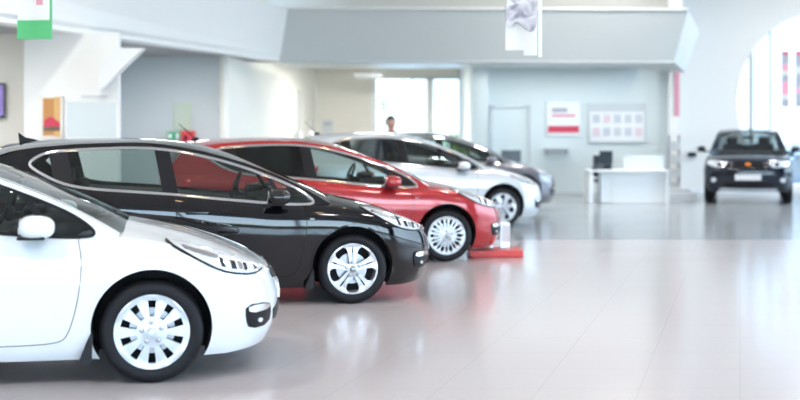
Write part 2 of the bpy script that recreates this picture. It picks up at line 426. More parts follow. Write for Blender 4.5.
# upper wall above the fascia
struct(bounds('wall_back', -4.2, W(668, 0, 28.2).x, 28.2, 28.4, 4.2, ZC, M['ceil']))
bounds_col = struct(bounds('trim_4', W(668, 0, 28).x, W(681, 0, 28).x, 27.9, 28.15, 4.2, ZC, M['wall']))
# left bulkhead running towards us
A = W(279, 61, YFa+.1); d = Vector((3.17, 9.1, 0)).normalized()
nrm = Vector((d.y, -d.x, 0))
near = A-d*30
def bp(t, out, z): p = A-d*t+nrm*out; return Vector((p.x, p.y, z))
bm = bmesh.new(); zt = tl.z
prof = [(-.5, 3.22), (0, 3.20), (.03, 3.27), (.06, 3.34), (.22, zt), (.0, zt), (-.5, zt+.05)]
ra = [bm.verts.new(bp(0, o_, z)) for o_, z in prof]; rb = [bm.verts.new(bp(27, o_, z)) for o_, z in prof]
ra[2].co = A+Vector((0, 0, .07)); ra[1].co = A; ra[4].co = tl
for i in range(len(prof)): j = (i+1) % len(prof); bm.faces.new((ra[i], rb[i], rb[j], ra[j]))
bm.faces.new(ra[::-1]); bm.faces.new(rb)
struct(obj('trim_5', bm, M['bulk']))
# dark soffit behind the bulkhead edge and upper wall above the bulkhead
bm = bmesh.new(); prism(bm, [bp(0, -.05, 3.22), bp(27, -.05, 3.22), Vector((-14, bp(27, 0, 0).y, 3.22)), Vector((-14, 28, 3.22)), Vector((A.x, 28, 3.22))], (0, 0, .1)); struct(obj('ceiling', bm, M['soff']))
bm = bmesh.new(); prism(bm, [bp(0, -.3, zt), bp(27, -.3, zt), bp(27, -.3, ZC), bp(0, -.3, ZC)], -nrm*.1); struct(obj('wall_left', bm, M['cream']))
# recess walls under the bulkhead
xa = W(0, 0, 20.2).x
struct(bounds('wall_left', -14, W(24, 0, 20.2).x, 20.2, 20.4, 0, 3.25, M['beige']))
# white pier
YP = 19.9; x0, x1 = W(24, 0, YP).x, W(118, 0, YP).x
struct(bounds('wall_left', x0, x1, YP, YP+.2, 0, 3.22, M['wall']))
bm = bmesh.new(); prism(bm, [(x1-.1, 20.1, 0), (W(112, 0, 26).x, 26, 0), (W(112, 0, 26).x, 26, 3.22), (x1-.1, 20.1, 3.22)], (-.1, 0, 0)); struct(obj('wall_left', bm, M['wallshade']))
# blue-grey wall
x2 = W(225, 0, 26).x
struct(bounds('wall_left', W(110, 0, 26).x, x2, 26, 26.2, 0, 3.25, M['wallshade']))
bm = bmesh.new(); box(bm, (W(226.5, 0, 25.9).x, 25.9, 1.61), (.09, .12, 3.22)); struct(obj('trim_6', bm, M['wall']))
# cream receding wall and the far recess with its window
pa, pb = W(229, 0, 25.95), W(316, 0, 35.9)
bm = bmesh.new(); prism(bm, [(pa.x, pa.y, 0), (pb.x, pb.y, 0), (pb.x, pb.y, 3.55), (pa.x, pa.y, 3.55)], (-.2, .05, 0)); struct(obj('wall_recess', bm, M['cream']))
bm = bmesh.new(); prism(bm, [(pa.x-.3, 27.2, 3.50), (3.2, 27.2, 3.50), (3.2, 36.2, 3.50), (pb.x-.6, 36.2, 3.50)], (0, 0, .1)); struct(obj('ceiling', bm, M['cream']))
YW = 36.0
wx0, wx1 = W(376, 0, YW).x, W(476, 0, YW).x; wz = W(0, 77, YW).z
struct(bounds('wall_recess', pb.x-.3, W(371, 0, YW).x, YW, YW+.2, 0, 3.5, M['beige']))
struct(bounds('wall_recess', W(371, 0, YW).x, 3.3, YW, YW+.2, wz, 3.5, M['cream']))
struct(bounds('wall_recess', W(476, 0, YW).x, 3.3, YW, YW+.2, 0, wz, M['cream']))
bm = bmesh.new()
for px, w in ((373.5, .16), (430, .20), (474, .1)): box(bm, (W(px, 0, YW).x, YW+.02, wz/2), (w, .14, wz))
box(bm, ((wx0+wx1)/2, YW+.02, wz-.03), (wx1-wx0, .14, .08))
wf = struct(obj('window_5', bm, M['wframe'])); bm = bmesh.new(); box(bm, ((wx0+wx1)/2, YW+.05, wz/2), (wx1-wx0, .01, wz)); obj('window_pane', bm, M['pglass'], wf)
# office side: column, wall, door
YO = 30.0
struct(bounds('wall_office', W(472, 0, YO-.6).x, W(488, 0, YO-.6).x, YO-.6, YO+6.0, 0, 4.0, M['walloff']))
struct(bounds('wall_back', W(487, 0, YO).x, W(672, 0, YO).x, YO, YO+.2, 0, 4.3, M['walloff']))
struct(bounds('wall_back', W(667, 0, YO).x, W(675.5, 0, YO).x, YO-.25, YO+2.1, 0, 3.35, M['wall']))
dx0, dx1, dz = W(491, 0, YO).x, W(529, 0, YO).x, W(0, 107, YO).z
bm = bmesh.new()
for x in (dx0, dx1): box(bm, (x, YO-.03, dz/2), (.07, .1, dz+.07))
box(bm, ((dx0+dx1)/2, YO-.03, dz), (dx1-dx0, .1, .07))
dr = struct(obj('door_1', bm, M['steel']))
bx('door_leaf', ((dx0+dx1)/2, YO-.02, dz/2), (dx1-dx0-.07, .05, dz-.04), M['walloff'], dr)
bm = bmesh.new(); tube(bm, [(dx0+.1, YO-.05, 1.0), (dx0+.1, YO-.12, 1.0), (dx0+.24, YO-.12, 1.0)], .012); obj('door_handle', bm, M['metal'], dr)
struct(bounds('baseboard_back', W(487, 0, YO).x, W(667, 0, YO).x, YO-.03, YO, 0, .09, M['steel']))
struct(bounds('baseboard_right', 7.2, wc[0]-wr*.6, YB-.04, YB, 0, .12, M['paper']))

# ------------------------------------------------------------------ small furnishings
def panel_thing(name, label, cat, px0, py0, px1, py1, Y, m, depth=.03, bands=(), group=None, fm=None):
    a, b = W(px0, py0, Y), W(px1, py1, Y); cx = (a.x+b.x)/2; h = a.z-b.z; w = b.x-a.x
    t = thing(name, label, cat, (cx, Y, b.z), 0, group)
    bm = bmesh.new(); box(bm, (0, 0, h/2), (w, depth, h), min(.008, depth*.3)); obj('board', bm, m, t)
    for (u0, v0, u1, v1, mm, nm) in bands:
        bm = bmesh.new(); box(bm, (-w/2+w*(u0+u1)/2, -depth/2-.003, h-h*(v0+v1)/2), (w*(u1-u0), .008, h*(v1-v0))); obj(nm, bm, M[mm], t)
    if fm:
        bm = bmesh.new()
        for (c, s) in (((0, 0, 0), (w+.04, .05, .04)), ((0, 0, h), (w+.04, .05, .04)), ((-w/2, 0, h/2), (.04, .05, h)), ((w/2, 0, h/2), (.04, .05, h))): box(bm, c, s)
        obj('frame', bm, fm, t)
    return t
t = panel_thing('framed_picture', 'warm orange picture of a red car on the white pier', 'picture', 42, 97, 62, 137, YP-.04, M['orangepic'], .04, [(.62, 0, .92, 1, 'yellowpic', 'pale_side')], fm=M['cream'])
bm = bmesh.new(); prism(bm, [(-.13, -.03, .17), (-.12, -.03, .27), (-.05, -.03, .33), (.02, -.03, .33), (.09, -.03, .27), (.14, -.03, .24), (.14, -.03, .17)], (0, .008, 0)); obj('printed_car', bm, M['redpaper'], t)
bm = bmesh.new(); prism(bm, [(-.14, -.034, .10), (-.14, -.034, .17), (.14, -.034, .17), (.14, -.034, .10)], (0, .008, 0)); obj('printed_shadow', bm, M['bark'], t)
panel_thing('whiteboard', 'pale board with a grey frame on the white pier beside the orange window', 'board', 66, 101, 118, 139, YP-.05, M['walloff'], fm=M['wall'], bands=[(.3, -.14, .8, -.09, 'steel', 'rail')])
panel_thing('wall_screen', 'purple lit display screen at the left picture edge on the beige wall', 'screen', -12, 83, 5, 118, 20.1, M['screen'], .07, [(.04, .06, .94, .94, 'purple', 'display')])
panel_thing('notice', 'pale green printed sheet pinned on the blue-grey wall above the exit sign', 'poster', 174, 103, 191, 130, 25.97, M['signpale'], .012,
            [(.15, .1+.11*k, .55+.3*((k*7) % 3)/2, .14+.11*k, 'steel', 'text_line') for k in range(7)])
t = panel_thing('exit_sign', 'green and white exit sign hanging low on the blue-grey wall', 'sign', 167, 132, 182, 140, 25.9, M['greensign'], .06, [(.08, .25, .35, .75, 'signlit', 'arrow'), (.62, .15, .8, .85, 'signlit', 'pictogram')])
panel_thing('fire_cabinet', 'red metal fire cabinet on the blue-grey wall right of the exit sign', 'cabinet', 181.5, 131, 195, 146, 25.88, M['redmetal'], .18, [(.05, .25, .75, .9, 'redpaper', 'door'), (.2, .35, .5, .6, 'paper', 'sticker')])
# diagonal brace at the pier
bm = bmesh.new(); p = [W(99, 86, 19.6), W(112, 80, 19.6), W(146, 50, 19.6), W(118, 47.5, 19.6), W(104, 62, 19.6)]
prism(bm, [W(99, 90, 19.6), W(108, 82, 19.6), W(143, 48, 19.6), W(116, 48, 19.6), W(99, 64, 19.6)], (0, .25, 0)); struct(obj('trim_7', bm, M['bulk']))
# desks and posters
panel_thing('poster', 'white wall poster with grey lettering and a red band near the door', 'poster', 547, 102, 580, 136, YO-.03, M['paper'], .02,
            [(.15, .18, .62, .30, 'greypr', 'heading'), (.15, .36, .85, .44, 'pinkpr', 'subheading'), (.03, .70, .97, .90, 'redpaper', 'red_band')])
t = panel_thing('display_board', 'large grey framed board with a grid of small pictures behind the desk', 'board', 589, 104, 645, 142, YO-.03, M['paper'], .04, [(0, 0, 1, .2, 'steel', 'header')]+
            [(.06+.19*i, .28+.34*j, .19+.19*i, .50+.34*j, ('paleprint', 'palepink', 'paleprint', 'steel')[(i+j) % 4], 'picture') for i in range(5) for j in range(2)], fm=M['steel'])
bx_ = W(557, 147, YO-.2)
t = thing('wall_shelf', 'small grey shelf bracketed under the red-banded poster', 'shelf', (bx_.x, YO-.17, 1.13))
bm = bmesh.new(); box(bm, (0, 0, .05), (.62, .3, .04)); box(bm, (0, .13, -.03), (.62, .03, .12)); obj('plank', bm, M['steel'], t)
bm = bmesh.new()
for s in (-1, 1):
    bm = bmesh.new(); prism(bm, [(s*.25, .14, -.1), (s*.25, .14, .03), (s*.25, -.1, .03)], (.02, 0, 0)); obj('bracket', bm, M['steel'], t)
# white service counter
YD = 26.5
c0, c1 = W(588, 0, YD).x, W(668, 0, YD).x; dzt = W(0, 170, YD).z
t = thing('service_counter', 'long white service counter with a slab end leg under the picture board', 'counter', ((c0+c1)/2, YD, 0)); hw = (c1-c0)/2
bx('worktop', (0, .25, dzt-.02), (2*hw, .75, .05), M['desk'], t, .008)
bx('front_panel', (.27, .1, (dzt-.05)/2), (2*hw-.56, .04, dzt-.06), M['desk'], t)
bx('side_panel', (-hw+.06, .25, (dzt-.05)/2), (.09, .65, dzt-.05), M['desk'], t)
bx('side_panel', (hw-.03, .25, (dzt-.05)/2), (.05, .65, dzt-.05), M['desk'], t)
bx('drawer_unit', (-.35, .3, (dzt-.05)/2), (.45, .4, dzt-.07), M['desk'], t)
bx('raised_screen', (.45, .5, dzt+.15), (.9, .03, .32), M['walloff'], t)
def monitor(px, Y, z, label, w=.45, rz=0):
    t = thing('computer_monitor', label, 'monitor', (W(px, 0, Y).x, Y, z), rz)
    bm = bmesh.new(); box(bm, (0, 0, .27), (w, .035, .29), .008); obj('housing', bm, M['screen'], t)
    bm = bmesh.new(); box(bm, (0, .03, .12), (.05, .02, .2)); obj('stand', bm, M['screen'], t)
    bm = bmesh.new(); box(bm, (0, .03, .012), (.22, .16, .02), .004); obj('base', bm, M['screen'], t)
def officechair(px, Y, label, rz=0, m='screen'):
    t = thing('office_chair', label, 'chair', (W(px, 0, Y).x, Y, 0), rz)
    bm = bmesh.new(); box(bm, (0, 0, .47), (.48, .46, .08), .03); obj('seat', bm, M[m], t, True)
    bm = bmesh.new(); box(bm, (0, -.22, .80), (.44, .06, .50), .025); obj('backrest', bm, M[m], t, True)
    bm = bmesh.new(); tube(bm, [(0, 0, .08), (0, 0, .45)], .03); box(bm, (0, -.2, .52), (.06, .05, .18)); obj('column', bm, M['metal'], t)
    for k in range(5):
        a = 2*PI*k/5; bm = bmesh.new(); tube(bm, [(0, 0, .09), (.28*math.cos(a), .28*math.sin(a), .07)], .02); ell(bm, (.28*math.cos(a), .28*math.sin(a), .031), (.03, .03, .03), 10); obj('leg', bm, M['metal'], t)
monitor(606, YD+.3, dzt+.005, 'dark computer monitor at the left on the white service counter', .32, .3)
t = thing('desk_phone', 'small dark telephone on the white counter beside the monitor', 'telephone', (W(596, 0, YD+.15).x, YD+.15, dzt+.005))
bm = bmesh.new(); box(bm, (0, 0, .03), (.16, .2, .05), .01); obj('body', bm, M['screen'], t)
bm = bmesh.new(); box(bm, (-.05, 0, .075), (.04, .2, .035), .01); obj('handset', bm, M['screen'], t)
officechair(604, YD+1.2, 'dark office chair behind the white service counter', PI)
# small desk with a screen in front of the door
YS = 29.0; cx = W(511, 0, YS).x
t = thing('small_desk', 'narrow white desk in front of the office door', 'desk', (cx, YS, 0))
bx('desktop', (0, 0, .72), (1.0, .6, .03), M['desk'], t, .005)
for sx in (-.46, .46):
    for sy in (-.26, .26): bx('leg', (sx, sy, .3525), (.04, .04, .705), M['desk'], t)
monitor(511, YS, .736, 'dark monitor seen from behind on the small desk by the door', .48)
# dark rack/leaflet stand at the end of the office wall
xr = W(673, 0, 28.6).x
t = thing('leaflet_stand', 'tall dark blue-grey leaflet stand at the right end of the office wall', 'stand', (xr, 28.6, 0))
h_ = W(0, 136, 28.6).z
bx('post', (-.1, 0, h_/2+.02), (.05, .05, h_), M['greypr'], t); bx('post', (.14, 0, h_/2+.02), (.05, .05, h_), M['greypr'], t)
bx('base', (.02, 0, .02), (.42, .4, .04), M['greypr'], t)
for k in range(4): bx('tray', (.02, -.03, .3+.32*k), (.24, .14, .2), M['steel'], t)
# red flag on the wall end
t = panel_thing('pennant', 'narrow pale red pennant hanging beside the end of the office wall', 'flag', 674.5, 65, 679.5, 116, 29.72, M['pinkpr'], .01, [(0, 0, 1, .04, 'paper', 'hem')])
# low step box
a = W(668, 203, 27.3)
t = thing('step_box', 'low pale grey step box at the foot of the right wall', 'box', (W(679, 0, 28.0).x, 27.9, 0))
bx('lower_step', (0, 0, .09), (.62, .6, .18), M['paleplas'], t, .01); bx('upper_step', (0, .14, .23), (.5, .3, .10), M['paleplas'], t, .01)
# small dark camera box on right wall
p = W(692, 154.5, YB-.08)
t = thing('wall_device', 'small black device fixed on the bare right wall', 'device', (max(p.x, 7.45), p.y, p.z))
bx('housing', (0, 0, 0), (.22, .1, .12), M['screen'], t, .015); bx('bracket', (0, .06, 0), (.06, .06, .06), M['screen'], t)
# ceiling sign box in the recess
t = panel_thing('ceiling_fixture', 'flat grey-blue air unit under the recess ceiling beside the far window', 'fixture', 355, 73.5, 382, 77.5, 33.5, M['steel'], .5, [(.1, .3, .9, .7, 'greypr', 'grille')])
bm = bmesh.new(); 
for s in (-.3, .3): tube(bm, [(s, 0, .1), (s, 0, 3.5-t.location.z)], .01, 5)
obj('hanger', bm, M['metal'], t)
# clothes mannequin style floor stands by the cream wall
def stand_figure(px, Y, top, label):
    t = thing('display_stand', label, 'stand', (W(px, 0, Y).x, Y, 0))
    bm = bmesh.new(); lathe(bm, [(.2, 0), (.2, .02), (.03, .04), (.02, .05)], 'Z', 20); obj('base', bm, M['metal'], t)
    bm = bmesh.new(); tube(bm, [(0, 0, .03), (0, 0, top)], .025); obj('pole', bm, M['metal'], t)
    bm = bmesh.new(); lathe(bm, [(.02, .9), (.16, .95), (.17, 1.25), (.12, 1.5), (.05, 1.62), (.02, 1.64)], 'Z', 16); obj('cover', bm, M['paleplas'], t, True)
stand_figure(299, 31.5, 2.7, 'slim grey display stand by the cream wall, taller of two')
stand_figure(311, 32.5, 1.9, 'short pale display stand beside the cream wall corner')
panel_thing('wall_notice', 'faint grey square notice on the beige recess wall above the silver car', 'notice', 322, 120, 333, 133, YW-.03, M['paleplas'], .02, [(.15, .2, .85, .4, 'greypr', 'text_line')])

# hanging banners close to the roof
def hang(px0, px1, py0, py1, Y, name, label, parts, drop=None):
    a, b = W(px0, py0, Y), W(px1, py1, Y); w = b.x-a.x; h = a.z-b.z
    t = thing(name, label, 'banner', ((a.x+b.x)/2, Y, b.z))
    bm = bmesh.new(); tube(bm, [(-w/2-.02, 0, h), (w/2+.02, 0, h)], .012); obj('rod', bm, M['metal'], t)
    bm = bmesh.new()
    for s in (-1, 1): tube(bm, [(s*w/2, 0, h), (s*w/2, 0, ZC-b.z)], .003, 5)
    obj('wire', bm, M['metal'], t)
    for nm, mm, u0, v0, u1, v1, th in parts:
        bm = bmesh.new(); n = 12; g = []
        for j in range(2):
            for i in range(n+1):
                u = u0+(u1-u0)*i/n; x = -w/2+w*u; g.append(((x, .015*math.sin(u*6), h*(1-(v0 if j == 0 else v1)))))
        top = [bm.verts.new(p) for p in g[:n+1]]; bot = [bm.verts.new(p) for p in g[n+1:]]
        tb = [bm.verts.new((p[0], p[1]+th, p[2])) for p in g[:n+1]]; bb = [bm.verts.new((p[0], p[1]+th, p[2])) for p in g[n+1:]]
        for i in range(n):
            bm.faces.new((top[i], top[i+1], bot[i+1], bot[i])); bm.faces.new((tb[i+1], tb[i], bb[i], bb[i+1]))
            bm.faces.new((top[i+1], top[i], tb[i], tb[i+1])); bm.faces.new((bot[i], bot[i+1], bb[i+1], bb[i]))
        bm.faces.new((top[0], bot[0], bb[0], tb[0])); bm.faces.new((top[n], tb[n], bb[n], bot[n]))
        for f in bm.faces:
            for v_ in f.verts: pass
        obj(nm, bm, M[mm], t, True)
    return t
hang(17, 52, -38, 39, 12, 'green_banner', 'green edged white banner hanging at the upper left', [('cloth', 'paper', .03, 0, .93, .75, .006), ('green_hem', 'green', 0, .755, 1, 1, .012), ('green_edge', 'green', .94, 0, 1, .76, .012), ('printed_mark', 'pinkpr', .45, .42, .75, .56, .004)])
t = hang(505.5, 542, -40, 57, 12, 'picture_banner', 'grey and white printed banner hanging at the top centre, stepped lower hem', [('cloth', 'paper', 0, 0, .86, .93, .006), ('lower_flap', 'paper', .5, .93, .86, .985, .006), ('edge_strip', 'signlit', .9, 0, 1, 1, .01)])
w_ = (542-505.5)/F*12; h_ = 97/F*12
bm = bmesh.new()
def blob(pts):
    prism(bm, [(-w_/2+w_*u, -.022, h_*(1-v)) for u, v in pts], (0, .012, 0))
m_ = bpy.data.materials.new('violet_grey_print'); m_.use_nodes = True; n_ = m_.node_tree; b_ = n_.nodes['Principled BSDF']; b_.inputs['Roughness'].default_value = .6
q1 = n_.nodes.new('ShaderNodeTexCoord'); q2 = n_.nodes.new('ShaderNodeTexNoise'); q2.inputs['Scale'].default_value = 6; q2.inputs['Distortion'].default_value = 1.2; q3 = n_.nodes.new('ShaderNodeValToRGB')
n_.links.new(q1.outputs['Object'], q2.inputs['Vector']); n_.links.new(q2.outputs[0], q3.inputs[0]); n_.links.new(q3.outputs[0], b_.inputs['Base Color'])
q3.color_ramp.elements[0].position = .38; q3.color_ramp.elements[0].color = (.28, .27, .36, 1); q3.color_ramp.elements[1].position = .62; q3.color_ramp.elements[1].color = (.80, .80, .85, 1)
blob(smoothpoly([(.01, .30), (.86, .30), (.86, .66), (.74, .76), (.5, .70), (.30, .62), (.14, .68), (.01, .72)]))
obj('printed_picture', bm, m_, t)

# red floor stand by the red car
a = W(468, 258, 14.83); b = W(522, 258, 14.83)
t = thing('price_stand', 'red floor plate carrying a short chrome sign stand before the red car', 'stand', ((a.x+b.x)/2+.02, 15.15, 0)); hw = (b.x-a.x)/2
bx('base_plate', (0, 0, .045), (2*hw, .55, .09), M['redmetal'], t, .012)
bx('upright', (.13, 0, .25), (.13, .05, .33), M['metal'], t, .01)
bx('upright', (-.04, .02, .26), (.05, .05, .35), M['metal'], t, .01)
bm = bmesh.new(); tube(bm, [(-.22, 0, .09), (-.12, 0, .3), (.02, 0, .36), (.13, 0, .40)], .022); obj('arm', bm, M['chrome'], t, True)
bx('sign_plate', (.14, -.04, .28), (.10, .012, .22), M['paper'], t)
# ceiling downlights (warm)
for i, (x, y) in enumerate([(-3, 6), (-1, 9.0), (1.2, 6.5), (3.5, 10), (-2.5, 13), (.5, 14), (4, 16), (7, 9), (-.5, 19)]):
    t = thing('downlight', 'round warm downlight recessed in the hall ceiling', 'lamp', (x, y, ZC-.001), 0, 'warm downlights in the ceiling')
    bm = bmesh.new(); lathe(bm, [(.16, 0), (.16, -.03), (.13, -.03), (.12, 0)], 'Z', 20); obj('bezel', bm, M['metal'], t)
    bm = bmesh.new(); lathe(bm, [(.115, -.005), (.115, -.02)], 'Z', 20); obj('lamp_glass', bm, M['warm'], t)

# outdoors: shrubs and trees beyond the far window
def tree(x, y, h, r, label, name='leafy_tree', n=110, g='trees outside the far window'):
    t = thing(name, label, 'tree', (x, y, -.15), 0, g)
    bm = bmesh.new(); tube(bm, [(0, 0, 0), (.05, 0, h*.3), (0, .05, h*.7)], [.12, .09, .04]); obj('trunk', bm, M['bark'], t)
    bm = bmesh.new()
    for k in range(n*6):
        a = random.uniform(0, 2*PI); u = random.uniform(-1, 1); q = random.random()**.4; s = math.sqrt(1-u*u)*q
        c = Vector((r*s*math.cos(a), r*s*math.sin(a), h*.62+h*.38*u*q)); l = random.uniform(.05, .12)
        d1 = Vector([random.uniform(-1, 1) for _ in range(3)]).normalized(); d2 = d1.orthogonal().normalized()
        bm.faces.new([bm.verts.new(c+d1*l), bm.verts.new(c+d2*l*.5), bm.verts.new(c-d1*l), bm.verts.new(c-d2*l*.5)])
    obj('foliage', bm, M['leafpale'], t)
tree(-.6, 43, 4.4, 1.5, 'pale green leafy tree outside the far window behind the standing man')
tree(1.2, 47, 2.6, 1.1, 'low leafy bush outside the far window left of its centre post', 'leafy_bush')
def plant(px, Y, h, label):
    t = thing('potted_plant', label, 'plant', (W(px, 0, Y).x, Y, 0))
    bm = bmesh.new(); lathe(bm, [(.15, 0), (.2, .35), (.19, .38), (.16, .36)], 'Z', 20); obj('pot', bm, M['screen'], t, True)
    bm = bmesh.new()
    for k in range(26):
        a = random.uniform(0, 2*PI); L = random.uniform(.15, .38); zz = random.uniform(.5*h, h)
        c = Vector((0, 0, .33)); m_ = Vector((math.cos(a)*L*.5, math.sin(a)*L*.5, zz)); e_ = Vector((math.cos(a)*L, math.sin(a)*L, zz-.02)); sd = Vector((-math.sin(a), math.cos(a), 0))*.04
        v0 = bm.verts.new(c); v1 = bm.verts.new(m_+sd); v2 = bm.verts.new(e_); v3 = bm.verts.new(m_-sd); bm.faces.new((v0, v1, v2, v3))
    obj('leaves', bm, M['leaf'], t)
plant(453, 27.6, 1.62, 'dark leafy potted plant before the far window, left of two')
plant(463, 28.2, 1.52, 'smaller potted plant near the office column before the far window')

# ------------------------------------------------------------------ cars
RIMS = {}
def rim_mesh(kind, r):
    key = (kind, round(r, 3))
    if key in RIMS: return RIMS[key]
    holes = []
    def slot(a, r0, r1, w0, w1):
        d = Vector((math.cos(a), math.sin(a))); q = Vector((-d.y, d.x))
        p = [d*r0-q*w0, d*r1-q*w1, d*r1+q*w1, d*r0+q*w0]
        return smoothpoly([tuple(x*r) for x in p], 1 if kind == 'cover10' else 2, ) if kind != 'cover10' else [tuple(x*r) for x in p]
    if kind == 'cover10':
        for k in range(10): holes.append(slot(PI/2+2*PI*k/10, .41, .84, .062, .108))
    elif kind == 'double5':
        for k in range(5):
            a = PI/2+2*PI*k/5; holes.append(slot(a, .24, .86, .014, .040))
            a += PI/5; holes.append(slot(a, .24, .93, .05, .36))
    elif kind == 'multi10':
        for k in range(10):
            a = PI/2+2*PI*k/10; holes.append(slot(a, .34, .86, .03, .075)); holes.append(slot(a+PI/10, .42, .88, .03, .12))
    else:
        for k in range(7): holes.append(slot(PI/2+2*PI*k/7, .28, .88, .05, .22))
    circ = [(r*math.cos(2*PI*k/48), r*math.sin(2*PI*k/48)) for k in range(48)]
    V, T = region(circ, holes, .022)
    bm = bmesh.new(); top = {}; bot = {}
    def h(p):
        q = p.length/r
        return -.012*(1-q*q)*1.0-(.012 if q > .93 else 0) + (.02*(1-(q/.3)**2) if q < .3 else 0)*-1*.4
    for i in {i for f in T for i in f}:
        p = V[i]; top[i] = bm.verts.new((p.x, h(p), p.y)); bot[i] = bm.verts.new((p.x, h(p)+.03, p.y))
    ec = {}
    for f in T:
        bm.faces.new([top[i] for i in f]); bm.faces.new([bot[i] for i in reversed(f)])
        for k in range(len(f)): ec[(f[k], f[(k+1) % len(f)])] = 1
    for a, b in ec:
        if (b, a) not in ec: bm.faces.new((top[b], top[a], bot[a], bot[b]))
    bmesh.ops.recalc_face_normals(bm, faces=bm.faces[:])
    me = bpy.data.meshes.new('rim'); bm.to_mesh(me); bm.free()
    RIMS[key] = me
    return me
TYR = {}
def wheel(parent, x, side, R, kind, rimm, yface, rr=.74):
    """side -1: right flank (towards the camera)"""
    key = (R, rr)
    rimr = R*rr
    if key not in TYR:
        bm = bmesh.new(); w = .205
        prof = [(rimr-.005, .012), (rimr+.012, .004), ((R+rimr)/2, -.002), (R-.022, .006), (R-.006, .022), (R, .045), (R, w-.045), (R-.006, w-.022), (R-.022, w-.006), (rimr+.01, w-.004), (rimr-.005, w-.012)]
        lathe(bm, prof, 'Y', 64, close=True)
        me = bpy.data.meshes.new('wheel'); bmesh.ops.recalc_face_normals(bm, faces=bm.faces[:]); bm.to_mesh(me); bm.free(); me.materials.append(M['tyre'])
        bm = bmesh.new(); lathe(bm, [(rimr-.001, .02), (rimr-.02, .03), (rimr-.03, .16), (rimr-.002, .19)], 'Y', 48, close=False)
        mb = bpy.data.meshes.new('barrel'); bmesh.ops.delete(bm, geom=[f for f in bm.faces if len(f.verts) > 4], context='FACES_ONLY'); 
        bm.to_mesh(mb); bm.free()
        bm = bmesh.new(); lathe(bm, [(.02, .08), (.14, .08), (.14, .1), (.02, .1)], 'Y', 32, close=True); md = bpy.data.meshes.new('disc'); bm.to_mesh(md); bm.free(); md.materials.append(M['disc'])
        bm = bmesh.new(); lathe(bm, [(.01, .10), (rimr-.03, .10), (rimr-.03, .11), (.01, .11)], 'Y', 32, close=True); mk_ = bpy.data.meshes.new('backing'); bm.to_mesh(mk_); bm.free(); mk_.materials.append(M['liner'])
        bm = bmesh.new(); lathe(bm, [(.014, .0), (.014, -.018), (.008, -.022)], 'Y', 8); ml = bpy.data.meshes.new('nut'); bm.to_mesh(ml); bm.free(); ml.materials.append(M['disc'])
        TYR[key] = (me, mb, md, mk_, ml)
    me, mb, md, mk_, ml = TYR[key]
    t = link('wheel', me, None, parent, True, 40)
    t.location = (x, side*yface, R)
    if side > 0: t.rotation_euler = (0, 0, PI)
    rm = rim_mesh(kind, rimr-.004)
    if not len(rm.materials): rm.materials.append(rimm)
    ro = link('rim', rm, None, t, True, 35); ro.location = (0, .022, 0)
    if not len(mb.materials): mb.materials.append(M['alloy'])
    link('rim_barrel', mb, None, t, True); link('brake_disc', md, None, t, True); link('brake_shield', mk_, None, t, True)
    for k in range(5):
        a = PI/2+2*PI*k/5+.1; o = link('lug_nut', ml, None, t); o.location = (math.cos(a)*.062, .012, math.sin(a)*.062)
    bm = bmesh.new(); lathe(bm, [(.03, .012), (.03, -.008), (.022, -.014)], 'Y', 24); obj('hub_cap', bm, M['disc'] if kind != 'cover10' else rimm, t, True)
    return t

HATCH = dict(
    wb=2.65, R=.315, zb=.15, wmax=.89, xf0=-.05, xr0=-2.75, arch=.365, face=.872, xr=-3.47,
    nose=[(0, .765), (.18, .805), (.4, .835), (.62, .84), (.8, .825), (.93, .80), (1, .775)],
    tail=[(0, -3.36), (.2, -3.46), (.45, -3.47), (.7, -3.43), (1, -3.38)],
    w=[(0, .79), (.08, .83), (.25, .860), (.45, .876), (.60, .886), (.66, .8905), (.74, .890), (.82, .8875), (.88, .882), (.93, .868), (.965, .846), (1, .81)],
    sh=[(-3.4, 1.06), (-2.8, 1.06), (-2.5, 1.05), (-2.05, 1.02), (-1.57, .985), (-1.27, .95), (-.96, .92), (-.65, .89), (-.3, .885), (0, .865), (.2, .83), (.4, .775), (.6, .71), (.78, .635)],
    top=[(-3.4, 1.06), (-.42, .96), (-.36, .985), (-.25, .978), (-.1, .95), (.06, .918), (.22, .878), (.4, .82), (.56, .755), (.68, .70), (.78, .638)],
    yb=lambda x: .805-.02*((x+1.7)/1.4)**2 if x > -1.7 else .805-.05*((x+1.7)/1.5)**2,
    k=.37, zbelt=.95,
    E=[(-.20, .905), (-.33, .985), (-.47, 1.062), (-.64, 1.148), (-.95, 1.268), (-1.26, 1.358), (-1.57, 1.42), (-1.88, 1.452), (-2.3, 1.445), (-2.6, 1.428), (-2.85, 1.40), (-3.06, 1.35), (-3.2, 1.22), (-3.33, 1.05)],
    C=[(-.12, .94), (-.23, 1.0), (-.38, 1.07), (-.56, 1.14), (-.87, 1.268), (-1.15, 1.375), (-1.47, 1.458), (-1.85, 1.492), (-2.3, 1.492), (-2.6, 1.482), (-2.9, 1.46), (-3.15, 1.41), (-3.27, 1.25), (-3.42, 1.05)],
    ws=5, rs=11,
    dlo=[(-.32, .912), (-.45, 1.018), (-.64, 1.108), (-.95, 1.228), (-1.26, 1.318), (-1.57, 1.382), (-1.88, 1.410), (-2.3, 1.397), (-2.55, 1.382), (-2.70, 1.36), (-2.80, 1.305), (-2.825, 1.262), (-2.77, 1.215), (-2.62, 1.13), (-2.46, 1.075), (-2.25, 1.045), (-1.95, 1.025), (-1.57, .995), (-1.27, .962), (-.96, .932), (-.65, .905), (-.42, .893)],
    splits=[((-.58, .86), (-.76, 1.16), .04), ((-1.60, .95), (-1.70, 1.45), .13), ((-2.50, 1.0), (-2.60, 1.45), .16)],
    mirror=(-.69, .97, .93),
)
